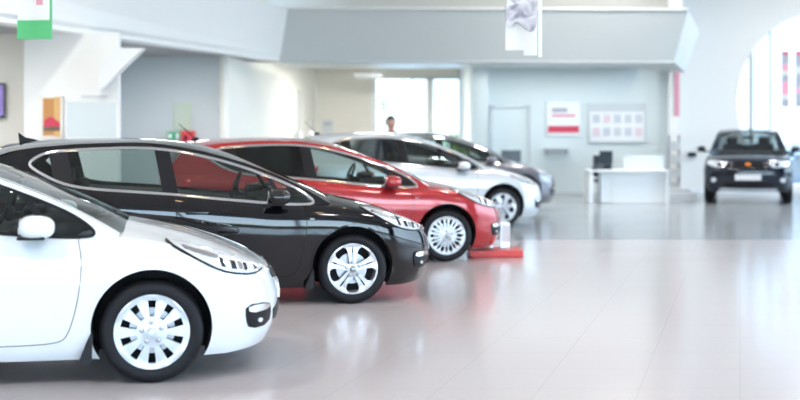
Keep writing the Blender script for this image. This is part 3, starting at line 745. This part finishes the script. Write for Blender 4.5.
def car(p, name, label, paint, loc, rz, rimkind='cover10', rimm=None, chrome=True, privacy=False, zs=1.0, far=False, antenna='fin', style='hatch'):
    root = thing(name, label, 'car', loc, rz)
    zs_ = zs
    # ---- body ring + cap
    wb = p['wb']; nv = [0, .03, .08, .16, .25, .35, .45, .54, .60, .635, .67, .72, .78, .84, .89, .93, .965, 1]
    cols = []
    for k in range(13): cols.append(('r', (k/12)*PI/2))
    xs = []; x = p['xr0']; n = 64
    for k in range(1, n): xs.append(p['xr0']+(p['xf0']-p['xr0'])*k/n)
    cols += [('m', x) for x in xs]
    for k in range(17): cols.append(('f', (1-k/16)*PI/2))
    kk = [0, .2, .4, .58, .74, .87, .95]
    bm = bmesh.new(); grid = []
    for typ, a in cols:
        def pt(v):
            w = interp(p['w'], v)
            if typ == 'm': return a, w
            if typ == 'f':
                L = interp(p['nose'], v)-p['xf0']; return p['xf0']+L*math.cos(a)**(2/p.get('pf', 4.0)), w*math.sin(a)**(2/p.get('qf', 2.2))
            L = p['xr0']-interp(p['tail'], v); return p['xr0']-L*math.cos(a)**(2/4.2), w*math.sin(a)**(2/2.4)
        col = []
        x0, y0 = pt(0)
        for q in kk: col.append((x0, y0*q, p['zb']+.02))
        for v in nv:
            x, y = pt(v); zsx = interp(p['sh'], x); zb = p['zb'] + (0.0 if v > 0 else 0)
            # bumper chin rises slightly towards the nose
            zb += .03*max(0, (x-.45)/.4)
            if x > -.0: pass
            col.append((x, y, zb+(zsx-zb)*v))
        x1, y1 = pt(1); zs1 = interp(p['sh'], x1); zt1 = interp(p['top'], x1)
        for q in reversed(kk):
            z = zs1+(zt1-zs1)*(1-q**2.4) if x1 > -.45 else zs1-.01
            col.append((x1, y1*q, z))
        grid.append(col)
    rows = len(grid[0]); V = [[bm.verts.new(c) for c in col] for col in grid]
    V2 = [[bm.verts.new((c[0], -c[1], c[2])) for c in col] for col in grid]
    for i in range(len(grid)-1):
        for j in range(rows-1):
            for S in (V, V2):
                try: bm.faces.new((S[i][j], S[i+1][j], S[i+1][j+1], S[i][j+1]))
                except Exception: pass
    bmesh.ops.remove_doubles(bm, verts=bm.verts[:], dist=.0004)
    bmesh.ops.dissolve_degenerate(bm, edges=bm.edges[:], dist=.0002)
    bmesh.ops.recalc_face_normals(bm, faces=bm.faces[:])
    me = bpy.data.meshes.new('body'); bm.to_mesh(me); bm.free()
    me.materials.append(paint); me.materials.append(M['liner']); me.materials.append(M['dash']); me.materials.append(M['plastic'])
    body = bpy.data.objects.new('body', me); COL.objects.link(body)
    cb = bmesh.new()
    for x in (0, -wb):
        for s in (-1, 1): lathe(cb, [(p['arch'], s*.56), (p['arch'], s*1.3)], 'Y', 56, center=(x, 0, p['R']+.02))
    bmesh.ops.recalc_face_normals(cb, faces=cb.faces[:])
    cm = bpy.data.meshes.new('cut'); cb.to_mesh(cm); cb.free(); co_ = bpy.data.objects.new('cut', cm); COL.objects.link(co_)
    md = body.modifiers.new('b', 'BOOLEAN'); md.operation = 'DIFFERENCE'; md.object = co_; md.solver = 'EXACT'
    dg = bpy.context.evaluated_depsgraph_get(); dg.update(); ev = body.evaluated_get(dg); nm = bpy.data.meshes.new_from_object(ev)
    body.modifiers.clear(); body.data = nm; bpy.data.objects.remove(co_); body.parent = root
    nm.name = 'body'
    for f in nm.polygons:
        c = f.center; n_ = f.normal; mi = 0
        for x in (0, -wb):
            if math.hypot(c.x-x, c.z-p['R']-.02) < p['arch']-.0006 and abs(c.y) < .86: mi = 1
            if abs(math.hypot(c.x-x, c.z-p['R']-.02)-p['arch']) < .004 and abs(n_.y) < .3: mi = 1
        if mi == 0 and -3.3 < c.x < -.42 and n_.z > .8 and c.z > .85 and abs(c.y) < .79: mi = 2
        if mi == 0 and n_.z < -.92 and c.z < p['zb']+.06: mi = 3
        f.material_index = mi; f.use_smooth = True
    nm.set_sharp_from_angle(angle=math.radians(38))
    bvh = BVHTree.FromPolygons([v.co for v in nm.vertices], [list(f.vertices) for f in nm.polygons])
    def sd(side):
        def fn(x, z, off):
            h_ = bvh.ray_cast(Vector((x, side*3, z)), Vector((0, -side, 0)))
            if h_[0] is None:
                q = bvh.find_nearest(Vector((x, side*.6, z))); return q[0]+Vector((0, side*off, 0))
            nn = h_[1] if h_[1].y*side > 0 else -h_[1]
            return h_[0]+nn*off
        return fn
    def frn(y, z, off):
        h_ = bvh.ray_cast(Vector((3, y, z)), Vector((-1, 0, 0)))
        if h_[0] is None: q = bvh.find_nearest(Vector((.8, y, z))); return q[0]+Vector((off, 0, 0))
        nn = h_[1] if h_[1].x > 0 else -h_[1]
        return h_[0]+nn*off
    def bck(y, z, off):
        h_ = bvh.ray_cast(Vector((-6, y, z)), Vector((1, 0, 0)))
        if h_[0] is None: q = bvh.find_nearest(Vector((-3.4, y, z))); return q[0]+Vector((-off, 0, 0))
        return h_[0]+Vector((-off, 0, 0))
    # ---- greenhouse
    def Yg(x, z): return p['yb'](x)-p['k']*(z-p['zbelt'])-max(0, (x+.75))*.06
    def gs(side):
        def fn(x, z, off): return Vector((x, side*(Yg(x, z)+off), z))
        return fn
    Ep = [(a_, b_) for a_, b_ in p['E']]; Cp = p['C']; ns = len(Ep)
    tt = [0, .06, .12, .25, .42, .62, .82, 1.0]
    def curve(i, t):
        ex, ez = Ep[i]; cx_, cz_ = Cp[i]; ey = Yg(ex, ez); f = 1-(1-t)**2.2
        return Vector((ex+(cx_-ex)*f, ey*(1-t), ez+(cz_-ez)*f))
    def loft(nm_, i0, i1, j0, j1, m, thick=.004, sub=3, which=0):
        bm = bmesh.new()
        ii = [i0+k/sub for k in range((i1-i0)*sub+1)]
        def P(u, t):
            # Catmull-Rom along the profile
            i = min(int(u), ns-2); f = u-i
            p0, p1, p2, p3 = curve(max(i-1, 0), t), curve(i, t), curve(i+1, t), curve(min(i+2, ns-1), t)
            return .5*((2*p1)+(p2-p0)*f+(2*p0-5*p1+4*p2-p3)*f*f+(3*p1-p0-3*p2+p3)*f**3)
        ts = tt[j0:j1+1]
        full = [(t, -1) for t in ts]+[(t, 1) for t in reversed(ts) if t < 1]
        sets = [full] if ts[-1] == 1 else [[(t, which) for t in ts]]
        for st in sets:
            G = []
            for u in ii:
                r_ = []
                for t, s in st:
                    q = P(u, t); q.y *= -s*-1*s if False else 1; r_.append(bm.verts.new((q.x, q.y*s, q.z)))
                G.append(r_)
            for a_ in range(len(G)-1):
                for b_ in range(len(st)-1): bm.faces.new((G[a_][b_], G[a_+1][b_], G[a_+1][b_+1], G[a_][b_+1]))
        return obj(nm_, bm, m, root, True, 50)
    ws, rs = p['ws'], p['rs']
    loft('roof', ws, rs, 0, 7, p.get('roofmat') or paint)
    loft('windscreen_frame', 0, ws, 0, 1, paint, which=-1); loft('windscreen_frame', 0, ws, 0, 1, paint, which=1)
    loft('windscreen', 0, ws, 1, 7, M['wsglass'])
    loft('rear_window', rs, ns-1, 1, 7, M['cglassd'])
    loft('rear_window_frame', rs, ns-1, 0, 1, paint, which=-1); loft('rear_window_frame', rs, ns-1, 0, 1, paint, which=1)
    outer = [(a_, b_) for a_, b_ in Ep]
    outer = smoothpoly(outer, 2, False)
    low = [(x, interp(p['sh'], x)-.03) for x in [Ep[-1][0]+(Ep[0][0]-Ep[-1][0])*k/24 for k in range(25)]]
    outer = outer+low
    dlo = smoothpoly(p['dlo'], 2)
    sides = (-1, 1)
    for s in sides:
        fn = gs(s)
        shell('side_frame', outer, fn, paint, root, [dlo], .07, .004)
        # glass panes, split by pillars
        cuts = sorted(p['splits'], key=lambda c: -c[0][0])
        def clip(poly, a, b, keepfront):
            out = []; n_ = len(poly)
            def sdst(q): return (b[0]-a[0])*(q[1]-a[1])-(b[1]-a[1])*(q[0]-a[0])
            sg = 1 if sdst((5, 1)) > 0 else -1
            if not keepfront: sg = -sg
            for i in range(n_):
                P_, Q_ = poly[i], poly[(i+1) % n_]; dp, dq = sdst(P_)*sg, sdst(Q_)*sg
                if dp >= 0: out.append(P_)
                if dp*dq < 0: t_ = dp/(dp-dq); out.append((P_[0]+(Q_[0]-P_[0])*t_, P_[1]+(Q_[1]-P_[1])*t_))
            return out
        rem = dlo
        for ci, (a, b, w_) in enumerate(cuts):
            af, bf = (a[0]+w_/2, a[1]), (b[0]+w_/2, b[1]); ab, bb = (a[0]-w_/2, a[1]), (b[0]-w_/2, b[1])
            fpart = clip(rem, af, bf, True); mid = clip(clip(rem, af, bf, False), ab, bb, True); rem = clip(rem, ab, bb, False)
            g_ = M['cglassd'] if (privacy and ci >= 2) else M['cglass']
            shell('quarter_window' if ci == 0 else 'side_window', fpart, fn, g_, root, (), .12, -.006)
            shell('pillar', mid, fn, M['plastic'], root, (), .12, .007)
        shell('quarter_window', rem, fn, M['cglassd'] if privacy else M['cglass'], root, (), .12, -.006)
        strip('window_trim', dlo, .028 if chrome else .022, fn, M['chrome'] if chrome else M['plastic'], root, .010, True)
        # ---- flank details
        fb = sd(s)
        if style == 'hatch':
            det = [('headlight', [(.08, .868), (.20, .850), (.40, .792), (.56, .738), (.66, .69), (.69, .660), (.62, .642), (.47, .665), (.36, .71), (.24, .775), (.14, .828)], 'lens'),]
            for nm_, po, mm in det:
                hl_ = shell(nm_, smoothpoly(po, 1), fb, M[mm], root, (), .03, .006)
                for po2, m2 in (([(.40, .755), (.425, .745), (.445, .695), (.42, .705)], 'lensd'), ([(.47, .735), (.50, .725), (.515, .68), (.485, .685)], 'lensd'), ([(.555, .71), (.575, .703), (.585, .665), (.565, .668)], 'lensd'), ([(.625, .69), (.64, .682), (.65, .662), (.635, .662)], 'lensd'),
                                ([(.18, .835), (.32, .795), (.40, .765), (.395, .752), (.30, .775), (.20, .815)], 'disc'), ([(.515, .722), (.545, .712), (.555, .672), (.53, .676)], 'chrome')):
                    shell('headlight_core', po2, fb, M[m2], hl_, (), .03, .011)
                strip('headlight_edge', smoothpoly([(.08, .866), (.14, .826), (.24, .773), (.36, .707), (.47, .662), (.62, .639), (.69, .656)], 1, False), .012, fb, M['plastic'], hl_, .009)
            fg = shell('fog_light', smoothpoly([(.575, .455), (.73, .45), (.75, .40), (.735, .30), (.60, .295), (.575, .36)], 1), fb, M['plastic'], root, (), .03, .008)
            shell('fog_trim', smoothpoly([(.585, .45), (.725, .447), (.735, .405), (.59, .40)], 1), fb, M['chrome'], fg, (), .03, .016)
            shell('fog_bulb', [(.665+.014*math.cos(2*PI*k/14), .345+.014*math.sin(2*PI*k/14)) for k in range(14)], fb, M['lens'], fg, (), .03, .016)
            strip('wheel_arch_lip', [(math.cos(a_)*(p['arch']+.008), p['R']+.02+math.sin(a_)*(p['arch']+.008)) for a_ in [math.radians(d_) for d_ in range(-12, 193, 5)]], .018, fb, paint, root, .005)
            strip('wheel_arch_lip', [(-wb+math.cos(a_)*(p['arch']+.008), p['R']+.02+math.sin(a_)*(p['arch']+.008)) for a_ in [math.radians(d_) for d_ in range(-12, 193, 5)]], .018, fb, paint, root, .005)
            # door seams
            seams = [smoothpoly([(-.44, .89), (-.41, .75), (-.44, .50), (-.50, .30), (-.56, .262), (-.75, .252), (-1.0, .25), (-1.5, .25)], 2, False),
                     [(-1.55, .97), (-1.57, .7), (-1.57, .25)],
                     smoothpoly([(-2.52, 1.05), (-2.50, .85), (-2.36, .68), (-2.23, .50), (-2.20, .27), (-1.57, .25)], 2, False)]
            for se in seams: strip('door_seam', resample(se, .04, False), .006, fb, M['liner'], root, .0012)
            bm = bmesh.new(); prism(bm, [(-.350, s*.74, .30), (-.362, s*.74, .325), (-.395, s*.74, .25), (-.435, s*.74, .15), (-.43, s*.74, .14), (-.362, s*.74, .14)], (0, s*.13, 0)); obj('mud_flap', bm, M['plastic'], root)
            strip('indicator', [(-.39, .772), (-.35, .77)], .018, fb, M['chrome'], root, .008)
            for hx in (-1.38, -2.30):
                z0 = interp(p['sh'], hx)-.125
                hb = fb(hx, z0, 0); bm = bmesh.new(); box(bm, (hb.x, hb.y+s*.028, hb.z), (.20, .018, .028), .007)
                for dx in (-.08, .08): box(bm, (hb.x+dx, hb.y+s*.012, hb.z), (.03, .034, .022), .004)
                obj('door_handle', bm, paint, root, True)
            shell('tail_light', smoothpoly([(-3.02, .98), (-3.25, 1.0), (-3.38, .95), (-3.38, .80), (-3.2, .80), (-3.05, .88)], 1), fb, M['rlamp'], root, (), .05, .008)
        # mirrors
        mx_, mz, my = p['mirror']
        bm = bmesh.new(); rt = Matrix.Rotation(s*.12, 3, 'Z')
        r_ = bmesh.ops.create_uvsphere(bm, u_segments=20, v_segments=12, radius=1)
        for v_ in r_['verts']:
            c = v_.co; sx = .125 if c.x > 0 else .085
            v_.co = Vector((mx_+sx*math.copysign(abs(c.x)**.8, c.x), s*(my)+.095*math.copysign(abs(c.y)**.8, c.y), mz+.072*math.copysign(abs(c.z)**.75, c.z)-.0*c.x))
        mo = obj('wing_mirror', bm, paint, root, True, 60)
        bm = bmesh.new(); box(bm, (mx_+.01, s*(my-.11), mz-.06), (.10, .14, .035), .01); box(bm, (mx_-.01, s*my, mz-.062), (.16, .14, .02), .008); obj('mirror_base', bm, M['plastic'], mo, True)
        bm = bmesh.new(); ell(bm, (mx_-.075, s*my, mz+.004), (.014, .078, .056)); obj('mirror_glass', bm, M['chrome'], mo, True)
        # wheels
        for x in (0, -wb): wheel(root, x, s, p['R'], rimkind, rimm, p['face'])
    # ---- front
    if style == 'hatch':
        g_ = shell('grille', smoothpoly([(-.42, .63), (.42, .63), (.38, .56), (-.38, .56)], 1), frn, M['plastic'], root, (), .05, .006)
        strip('grille_trim', smoothpoly([(-.43, .635), (0, .645), (.43, .635)], 2, False), .012, frn, M['chrome'], g_, .012)
        shell('lower_grille', smoothpoly([(-.5, .42), (.5, .42), (.42, .28), (-.42, .28)], 1), frn, M['plastic'], root, (), .05, .006)
        shell('number_plate', [(-.26, .53), (.26, .53), (.26, .43), (-.26, .43)], frn, M['paper'], root, (), .1, .012)
    else: p['front'](root, frn, sd, paint)
    bt = shell('tailgate', smoothpoly([(-.6, 1.0), (.6, 1.0), (.58, .62), (-.58, .62)], 1), bck, paint, root, (), .15, .006)
    shell('number_plate', [(-.26, .80), (.26, .80), (.26, .69), (-.26, .69)], bck, M['paper'], root, (), .1, .016)
    bm = bmesh.new(); tube(bm, [(Cp[1][0]-.02, -.1, Cp[1][1]+.012), (Cp[1][0]-.06, .5, Cp[1][1]-.0)], .008, 6); obj('wiper', bm, M['plastic'], root)
    # ---- interior
    zi = .0
    dz_ = p.get('dz', 0)
    for sy in (-.36, .36):
        for xi, nm_ in ((-1.62, 'front_seat'),):
            bm = bmesh.new(); box(bm, (xi, sy, .92+dz_), (.12, .46, .46), .05, None)
            so = obj(nm_, bm, M['seat'], root, True, 60)
            bm = bmesh.new(); box(bm, (xi-.03, sy, 1.235+dz_), (.09, .25, .15), .035); tube(bm, [(xi-.02, sy-.05, 1.1+dz_), (xi-.03, sy-.05, 1.2+dz_)], .007, 6); tube(bm, [(xi-.02, sy+.05, 1.1+dz_), (xi-.03, sy+.05, 1.2+dz_)], .007, 6); obj('headrest', bm, M['seat'], so, True, 60)
    bm = bmesh.new(); box(bm, (-2.45, 0, .93+dz_), (.14, 1.15, .36), .05); so = obj('rear_seat', bm, M['seat'], root, True, 60)
    for sy in (-.36, .36):
        bm = bmesh.new(); box(bm, (-2.5, sy, 1.16+dz_), (.08, .24, .12), .03); obj('headrest', bm, M['seat'], so, True, 60)
    bm = bmesh.new(); box(bm, (-.62, 0, .90+dz_), (.50, 1.3, .16), .05); box(bm, (-.80, -.36 if False else .36, 1.0+dz_), (.16, .36, .07), .03); obj('dashboard', bm, M['dash'], root, True, 60)
    bm = bmesh.new(); cy = .36
    tube(bm, [(-1.0+.07*math.sin(a_)*1.0, cy+.185*math.cos(a_), .98+dz_+.17*math.sin(a_)) for a_ in [2*PI*k/24 for k in range(24)]], .014, 8, True); box(bm, (-.98, cy, .975+dz_), (.05, .16, .10), .02); tube(bm, [(-.98, cy, .97+dz_), (-.7, cy, .92+dz_)], .03); obj('steering_wheel', bm, M['dash'], root, True, 60)
    bm = bmesh.new(); box(bm, (Cp[4][0]-.0, 0, Cp[4][1]-.07), (.03, .22, .06), .01); obj('rear_view_mirror', bm, M['dash'], root, True)
    if antenna == 'fin':
        bm = bmesh.new(); prism(bm, [(-2.98, -.012, 1.45), (-2.80, -.012, 1.47), (-2.93, -.012, 1.50), (-2.99, -.012, 1.545)], (0, .024, 0)); obj('antenna_fin', bm, M['plastic'], root)
    elif antenna == 'rod':
        bm = bmesh.new(); ell(bm, (-2.95, 0, 1.465), (.05, .03, .03)); tube(bm, [(-2.95, 0, 1.47), (-3.15, 0, 1.66)], [.008, .004], 6); obj('antenna', bm, M['plastic'], root, True)
    if zs != 1: root.scale = (1, 1, zs)
    return root
def place(pxw, gy, th, face=.872):
    Z = F*H/(gy-135); X = (pxw-400)/F*Z; c, s = math.cos(math.radians(th)), math.sin(math.radians(th))
    return (X-face*s, Z+face*c, 0), math.radians(th)
l, r = place(152, 384, 11)
car(HATCH, 'hatchback_car', 'white hatchback car in the left foreground with ten-slot silver wheel covers', M['white'], l, r, 'cover10', M['cover'], chrome=False)
l, r = place(353, 304, 11)
car(HATCH, 'hatchback_car', 'black hatchback car with chrome window line and five double-spoke wheels', M['black'], l, r, 'double5', M['alloy'], chrome=True)
l, r = place(447, 262, 11)
car(HATCH, 'hatchback_car', 'red hatchback car parked between the black car and the silver car', M['red'], l, r, 'multi10', M['alloy'], chrome=True, privacy=True, antenna='rod')
l, r = place(503, 228, 11)
car(HATCH, 'hatchback_car', 'silver white hatchback car behind the red car', M['silver'], l, r, 'seven', M['alloy'], chrome=True, antenna='rod', far=True, zs=1.05)
l, r = place(524, 212, 11)
car(HATCH, 'hatchback_car', 'dark grey hatchback car, farthest of the slanted row', M['grey'], l, r, 'cover10', M['cover'], chrome=True, antenna='none', far=True, zs=1.06)

# --- the black SUV facing us
def suv_front(root, frn, sd, paint):
    g = shell('grille', smoothpoly([(-.42, .93), (.42, .93), (.40, .80), (-.40, .80)], 1), frn, M['plastic'], root, (), .05, .01)
    for k in range(3): strip('grille_bar', [(-.38, .83+.035*k), (.38, .83+.035*k)], .01, frn, M['disc'], g, .018)
    shell('badge', [(.06*math.cos(2*PI*k/16), .88+.03*math.sin(2*PI*k/16)) for k in range(16)], frn, M['amber'], root, (), .05, .02)
    for s in (-1, 1):
        h_ = shell('headlight', smoothpoly([(s*.46, .94), (s*.86, .97), (s*.86, .86), (s*.62, .80), (s*.46, .83)], 1), frn, M['lens'], root, (), .04, .01)
        shell('headlight_core', [(s*.60+.045*math.cos(2*PI*k/16), .875+.045*math.sin(2*PI*k/16)) for k in range(16)], frn, M['lensd'], h_, (), .05, .02)
        f_ = shell('fog_light', [(s*.72+.055*math.cos(2*PI*k/16), .54+.05*math.sin(2*PI*k/16)) for k in range(16)], frn, M['lens'], root, (), .05, .012)
        strip('side_vent', [(s*.62, .64), (s*.85, .66)], .05, frn, M['plastic'], root, .01)
    shell('number_plate', [(-.27, .66), (.27, .66), (.27, .54), (-.27, .54)], frn, M['paper'], root, (), .1, .025)
    shell('lower_grille', smoothpoly([(-.55, .50), (.55, .50), (.48, .38), (-.48, .38)], 1), frn, M['plastic'], root, (), .05, .01)
    strip('skid_plate', [(-.6+.1*k, .335) for k in range(13)], .05, frn, M['alloy'], root, .014)
SUV = dict(
    wb=2.66, R=.365, zb=.27, wmax=.94, xf0=-.05, xr0=-2.8, arch=.42, face=.94, xr=-3.45,
    nose=[(0, .74), (.15, .80), (.35, .83), (.6, .84), (.85, .82), (.95, .79), (1, .75)],
    tail=[(0, -3.36), (.2, -3.44), (.45, -3.46), (.7, -3.43), (1, -3.38)],
    w=[(0, .86), (.08, .90), (.25, .935), (.45, .95), (.60, .955), (.72, .945), (.82, .93), (.90, .915), (.96, .895), (1, .86)],
    sh=[(-3.4, 1.16), (-2.0, 1.12), (-.65, 1.08), (-.3, 1.07), (0, 1.06), (.4, 1.03), (.6, 1.0), (.75, .965)],
    top=[(-3.4, 1.1), (-.42, 1.10), (-.25, 1.12), (.06, 1.11), (.4, 1.07), (.6, 1.02), (.75, .97)],
    pf=5.5, qf=2.1,
    yb=lambda x: .86-.015*((x+1.7)/1.4)**2 if x > -1.7 else .86-.05*((x+1.7)/1.5)**2,
    k=.40, zbelt=1.12,
    E=[(-.28, 1.08), (-.42, 1.15), (-.58, 1.25), (-.75, 1.36), (-.95, 1.48), (-1.15, 1.57), (-1.5, 1.625), (-1.9, 1.64), (-2.3, 1.63), (-2.6, 1.615), (-2.85, 1.59), (-3.06, 1.56), (-3.2, 1.38), (-3.33, 1.15)],
    C=[(-.12, 1.12), (-.28, 1.20), (-.45, 1.30), (-.63, 1.41), (-.85, 1.53), (-1.1, 1.62), (-1.5, 1.665), (-1.85, 1.68), (-2.3, 1.675), (-2.6, 1.665), (-2.9, 1.65), (-3.15, 1.62), (-3.27, 1.42), (-3.42, 1.15)],
    ws=5, rs=11,
    dlo=[(-.48, 1.12), (-.60, 1.20), (-.80, 1.33), (-1.0, 1.45), (-1.2, 1.53), (-1.5, 1.575), (-1.9, 1.585), (-2.4, 1.575), (-2.8, 1.545), (-3.0, 1.50), (-3.02, 1.30), (-2.9, 1.24), (-2.2, 1.19), (-1.2, 1.13)],
    splits=[((-.72, 1.05), (-.92, 1.5), .04), ((-1.60, .95), (-1.70, 1.65), .10), ((-2.50, 1.0), (-2.60, 1.65), .10)],
    mirror=(-.58, 1.20, 1.03), front=suv_front, dz=.17, roofmat=M['navy'])
Zs = F*H/(203-135)
xs_ = (748-400)/F*Zs; ang = math.atan2(-(748-400), -F)
dirn = Vector((math.cos(ang-0), math.sin(ang)))
rz = math.atan2(-F, -(348))
car(SUV, 'suv_car', 'black off-road car facing us before the round window', M['navy'], (xs_, Zs+.0, 0), rz, 'double5', M['alloy'], chrome=False, style='suv', antenna='none', far=True)
# silver car half cut off by the right picture edge
t = car(HATCH, 'hatchback_car', 'silver car seen through the round window, cut by the right picture edge', M['silver'], (10.5, 34.6, 0), PI, 'multi10', M['alloy'], chrome=False, antenna='none', far=True)

# ------------------------------------------------------------------ the man behind the cars
def skinned(name, pts, edges, rad, m, parent, sub=2):
    me = bpy.data.meshes.new(name); me.from_pydata(pts, edges, [])
    o = bpy.data.objects.new(name, me); COL.objects.link(o)
    o.modifiers.new('s', 'SKIN'); o.modifiers.new('d', 'SUBSURF').levels = sub
    for v, r_ in zip(me.skin_vertices[0].data, rad): v.radius = r_ if isinstance(r_, tuple) else (r_, r_)
    me.skin_vertices[0].data[0].use_root = True
    dg = bpy.context.evaluated_depsgraph_get(); dg.update(); nm = bpy.data.meshes.new_from_object(o.evaluated_get(dg)); nm.name = name
    bpy.data.objects.remove(o); nm.materials.clear()
    return link(name, nm, m, parent, True, 180)
pY = 22.2; px_ = W(391, 0, pY).x; hs = 1.83/1.75
man = thing('person', 'man with short dark hair and orange collar standing behind the silver car', 'person', (px_, pY, 0), .25)
pts = [(0, 0, .98), (0, 0, 1.15), (0, .01, 1.32), (0, 0, 1.45), (0, -.01, 1.52), (0, -.02, 1.58),
       (.10, 0, .93), (.11, -.01, .52), (.11, .02, .09), (.12, -.12, .04), (-.10, 0, .93), (-.11, -.01, .52), (-.11, .02, .09), (-.12, -.12, .04),
       (.19, 0, 1.43), (.25, 0, 1.14), (.26, -.06, .90), (.26, -.08, .82), (-.19, 0, 1.43), (-.25, 0, 1.14), (-.26, -.06, .90), (-.26, -.08, .82)]
ed = [(0, 1), (1, 2), (2, 3), (3, 4), (4, 5), (0, 6), (6, 7), (7, 8), (8, 9), (0, 10), (10, 11), (11, 12), (12, 13), (3, 14), (14, 15), (15, 16), (16, 17), (3, 18), (18, 19), (19, 20), (20, 21)]
rd = [(.155, .11), (.145, .105), (.17, .11), (.12, .09), .055, .05, .09, .062, .042, .035, .09, .062, .042, .035, .06, .046, .034, .03, .06, .046, .034, .03]
sc = lambda P: [(a*hs, b*hs, c*hs) for a, b, c in P]
bd = skinned('body', sc(pts), ed, [(r_[0]*hs, r_[1]*hs) if isinstance(r_, tuple) else r_*hs for r_ in rd], M['cloth'], man)
bm = bmesh.new(); hz = 1.665*hs
rr = bmesh.ops.create_uvsphere(bm, u_segments=24, v_segments=16, radius=1)
for v in rr['verts']:
    c = v.co; x, y, z = c.x*.084, c.y*.098, c.z*.122
    if z < 0: x *= 1-.25*(-c.z)**1.5; y = y*(1-.12*(-c.z)) - .008*(-c.z)
    v.co = (x, y-.01, z+hz)
ell(bm, (0, -.108, hz-.02), (.012, .02, .026), 8)
for s in (-1, 1): ell(bm, (s*.078, .0, hz-.01), (.012, .02, .034), 8)
tube(bm, [(0, -.0, hz-.2), (0, -.005, hz-.08)], .062, 14)
hd = obj('head', bm, M['skin'], man, True, 180)
for s in (-1, 1):
    bm = bmesh.new(); ell(bm, (s*.03, -.096, hz+.008), (.011, .008, .007), 8); obj('eye', bm, M['hair'], hd, True)
bm = bmesh.new(); ell(bm, (0, -.096, hz-.062), (.024, .008, .006), 8); obj('mouth', bm, M['redpaper'], hd, True)
bm = bmesh.new(); rr = bmesh.ops.create_uvsphere(bm, u_segments=24, v_segments=16, radius=1)
for v in rr['verts']:
    c = v.co; v.co = (c.x*.097, c.y*.108+.004, c.z*.128+hz+.014)
bmesh.ops.delete(bm, geom=[v for v in bm.verts if (v.co.z < hz+.045 and v.co.y < -.035) or v.co.z < hz-.045], context='VERTS')
bmesh.ops.solidify(bm, geom=bm.faces[:], thickness=.006)
obj('hair', bm, M['hair'], hd, True, 180)
bm = bmesh.new(); lathe(bm, [(.062, 1.50*hs), (.075, 1.46*hs), (.085, 1.47*hs), (.07, 1.53*hs)], 'Z', 20, close=True); obj('collar', bm, M['collar'], man, True)
for s in (-1, 1):
    root_ = Vector((s*.26, -.08, .82))*hs
    hp = [tuple(root_+Vector((0, 0, .01))), tuple(root_+Vector((0, -.005, -.05)))]; he = [(0, 1)]; hr = [.03, (.038, .018)]
    for k in range(4):
        b0 = len(hp); off = (k-1.5)*.019; L = (.07, .08, .076, .06)[k]
        hp += [tuple(root_+Vector((s*.003, off, -.085))), tuple(root_+Vector((-s*.008, off*1.05, -.085-L*.5))), tuple(root_+Vector((-s*.025, off*1.05, -.085-L*.9)))]
        he += [(1, b0), (b0, b0+1), (b0+1, b0+2)]; hr += [.0095, .0085, .007]
    b0 = len(hp); hp += [tuple(root_+Vector((-s*.012, -.035, -.05))), tuple(root_+Vector((-s*.022, -.05, -.09)))]; he += [(0, b0), (b0, b0+1)]; hr += [.011, .008]
    skinned('hand', hp, he, hr, M['skin'], man, 1)
    bm = bmesh.new(); box(bm, (s*.12*hs, -.055, .05), (.095, .27, .10), .035); obj('shoe', bm, M['shoe'], man, True, 60)
